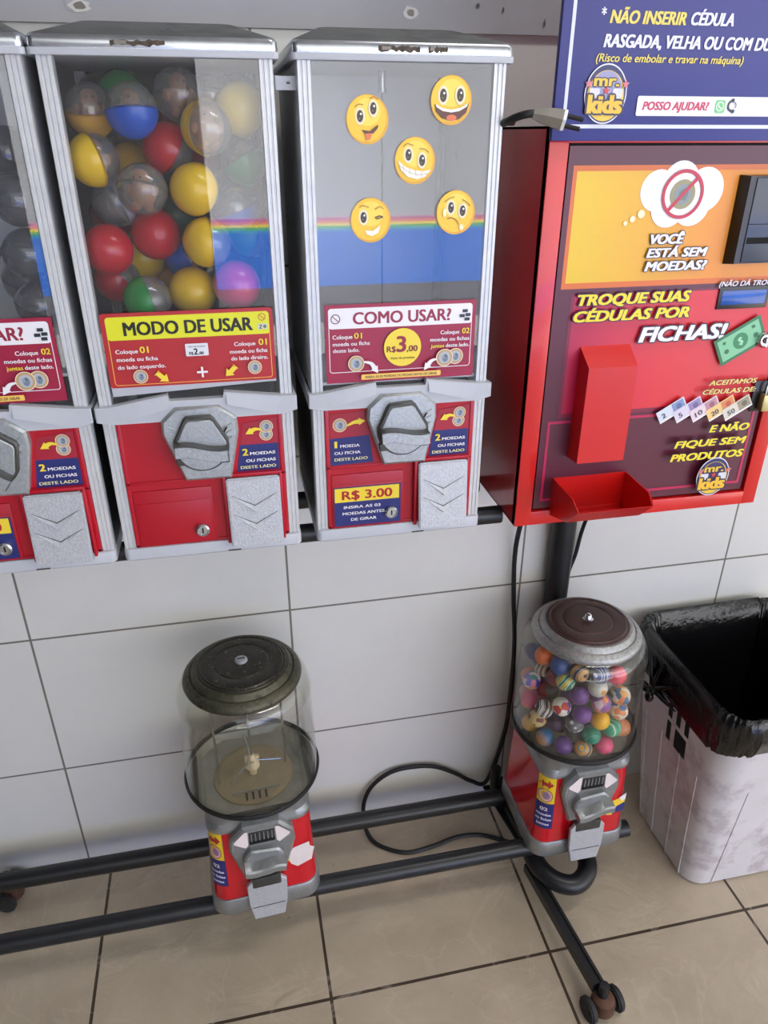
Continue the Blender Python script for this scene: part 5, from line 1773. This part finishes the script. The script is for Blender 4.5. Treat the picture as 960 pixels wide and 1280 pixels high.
BALLS = [
    ('pink white and blue patchwork ball near the globe edge', 'patch', [(226, 120, 150), (236, 220, 226), (90, 80, 190), (70, 150, 140), (226, 140, 90), (220, 90, 140)], 75),
    ('pink ball fading to orange under the patchwork one', 'fade', [(236, 130, 60), (228, 84, 110), (226, 60, 130)], 0),
    ('ball with wavy brown and white stripes', 'swirl', [(240, 236, 232), (92, 60, 70), (236, 230, 228), (70, 50, 60)], 30),
    ('white ball printed with red blue and yellow shapes', 'patch', [(238, 234, 230), (238, 234, 230), (204, 60, 70), (238, 234, 230), (60, 90, 180), (240, 206, 70)], 78),
    ('green ball with white and yellow marbling', 'swirl', [(52, 120, 96), (230, 230, 210), (70, 130, 110), (226, 196, 80)], 22),
    ('plain purple ball, the upper of two', 'plain', [PUR], 0),
    ('plain purple ball, directly under another purple one', 'plain', [(112, 64, 148)], 0),
    ('pink ball with orange and violet panels', 'patch', [(222, 120, 150), (150, 80, 160), (232, 150, 80), (226, 200, 214), (90, 110, 180)], 70),
    ('plain yellow ball low in the middle', 'plain', [(246, 186, 20)], 0),
    ('mint green ball with white swirls beside the yellow one', 'swirl', [(60, 170, 140), (220, 236, 226), (70, 180, 140), (50, 150, 120)], 20),
    ('orange blue and white mosaic ball towards the bin', 'patch', [(232, 130, 70), (240, 232, 222), (50, 110, 150), (232, 170, 90), (226, 110, 80)], 80),
    ('white mosaic ball with orange and blue specks under the orange mosaic ball', 'patch', [(236, 230, 220), (236, 226, 214), (230, 140, 80), (60, 120, 180), (240, 236, 226)], 85),
    ('plain coral red ball high towards the bin', 'plain', [(226, 56, 84)], 0),
    ('grey white ball with orange blots near the top', 'spots', [(214, 150, 80), (210, 206, 200), (200, 198, 194)], 60),
    ('dark grey ball behind the upper purple one', 'plain', [(62, 62, 66)], 0),
    ('dark brown ball speckled red, behind the striped one', 'spots', [(120, 50, 50), (66, 58, 52), (58, 52, 48)], 80),
    ('ball with thin brown and cream rings near the top', 'swirl', [(226, 214, 196), (86, 62, 56), (220, 206, 190), (100, 74, 66)], 34),
    ('plain orange ball up under the lid', 'plain', [(232, 112, 56)], 0),
    ('dark violet ball at the upper edge of the globe', 'plain', [(74, 58, 104)], 0),
    ('dull orange ball pressed to the edge behind the patchwork one', 'plain', [(222, 124, 88)], 0),
    ('cream ball with brown and red spots', 'spots', [(120, 50, 50), (224, 196, 140), (228, 204, 152)], 62),
    ('tan yellow ball at the lower edge', 'plain', [(226, 176, 92)], 0),
    ('blue ball with an orange side at the bottom', 'fade', [(30, 110, 170), (30, 112, 172), (214, 150, 70)], 0),
    ('purple ball lying at the bottom beside the blue one', 'plain', [(100, 54, 140)], 0),
    ('teal ball with dark marbling at the bottom', 'swirl', [(30, 140, 116), (22, 110, 96), (60, 166, 140), (30, 130, 110)], 18),
    ('orange and blue marbled ball at the very bottom', 'swirl', [(224, 150, 50), (60, 140, 170), (230, 170, 70), (40, 90, 120)], 22),
    ('plain pink ball at the bottom under the yellow one', 'plain', [(230, 76, 128)], 0),
    ('peach orange ball at the bottom edge towards the bin', 'plain', [(234, 150, 100)], 0),
    ('dark plum ball under the striped one', 'plain', [(74, 44, 84)], 0),
    ('grey ball speckled white, under the lower purple one', 'spots', [(220, 220, 224), (110, 108, 120), (90, 88, 100)], 90),
    ('dark crimson ball behind the green marbled one', 'plain', [(140, 30, 60)], 0),
    ('smoke grey ball deep near the edge', 'plain', [(140, 130, 126)], 0),
    ('small glimpse of a blue ball close under the lid', 'plain', [(70, 90, 150)], 0),
    ('tan ball with dark bands close under the lid', 'swirl', [(206, 160, 100), (80, 64, 70), (206, 170, 120), (60, 60, 90)], 20),
    ('navy and white striped ball close under the lid', 'swirl', [(40, 60, 140), (226, 226, 230), (40, 60, 140), (60, 56, 70)], 30),
    ('grey ball with white zigzags behind the coral one', 'swirl', [(96, 94, 100), (214, 212, 212), (90, 88, 96), (180, 178, 180)], 34),
    ('dull purple ball deep at the lower edge', 'plain', [(92, 70, 130)], 0),
    ('faded pink ball deep at the edge', 'plain', [(216, 150, 150)], 0),
    ('grey green ball at the bottom edge by the cable', 'plain', [(136, 140, 124)], 0),
    ('ash grey ball between the mosaic and panelled balls', 'plain', [(112, 110, 112)], 0),
    ('charcoal ball low in the middle', 'plain', [(70, 66, 74)], 0),
    ('deep lilac ball behind the white printed one', 'plain', [(120, 90, 140)], 0),
    ('deep olive ball behind the yellow one', 'plain', [(96, 92, 56)], 0),
    ('deep brown ball behind the spotted cream one', 'plain', [(90, 66, 52)], 0),
    ('deep rose ball behind the tan yellow one', 'plain', [(160, 80, 100)], 0),
    ('deep slate ball behind the teal one', 'plain', [(70, 80, 96)], 0),
    ('deep amber ball behind the mint one', 'plain', [(180, 120, 50)], 0),
    ('deep wine ball behind the panelled one', 'plain', [(110, 34, 60)], 0),
    ('deep bottle green ball behind the upper purple one', 'plain', [(40, 82, 60)], 0),
    ('deep sand ball behind the coral one', 'plain', [(180, 160, 130)], 0),
    ('deep indigo ball behind the striped one', 'plain', [(60, 56, 110)], 0),
    ('deep rust ball behind the blue one', 'plain', [(150, 76, 46)], 0),
    ('deep plum grey ball behind the bottom purple one', 'plain', [(94, 76, 96)], 0),
    ('deep moss ball behind the peach one', 'plain', [(90, 104, 66)], 0),
    ('deep mauve ball behind the lower purple one', 'plain', [(130, 96, 140)], 0),
]
rnd = random.Random(9)
for k, (pos, (lab, kind, cols, sc)) in enumerate(zip(BALL_AT, BALLS)):
    me = BALL_ME.copy()
    me.materials.clear()
    me.materials.append(ball_mat('print_%d' % k, kind, cols, sc))
    o = bpy.data.objects.new('bouncy_ball', me)
    COL.objects.link(o)
    o.location = pos
    o.rotation_euler = (rnd.uniform(-.5, .5), rnd.uniform(-.5, .5), rnd.uniform(0, 6)) if kind != 'fade' else (.3, .4 if k == 1 else -1.9, 0)
    tag(o, lab, 'ball', 'bouncy balls in the globe')
bpy.data.objects.remove(FONT_OBJ)
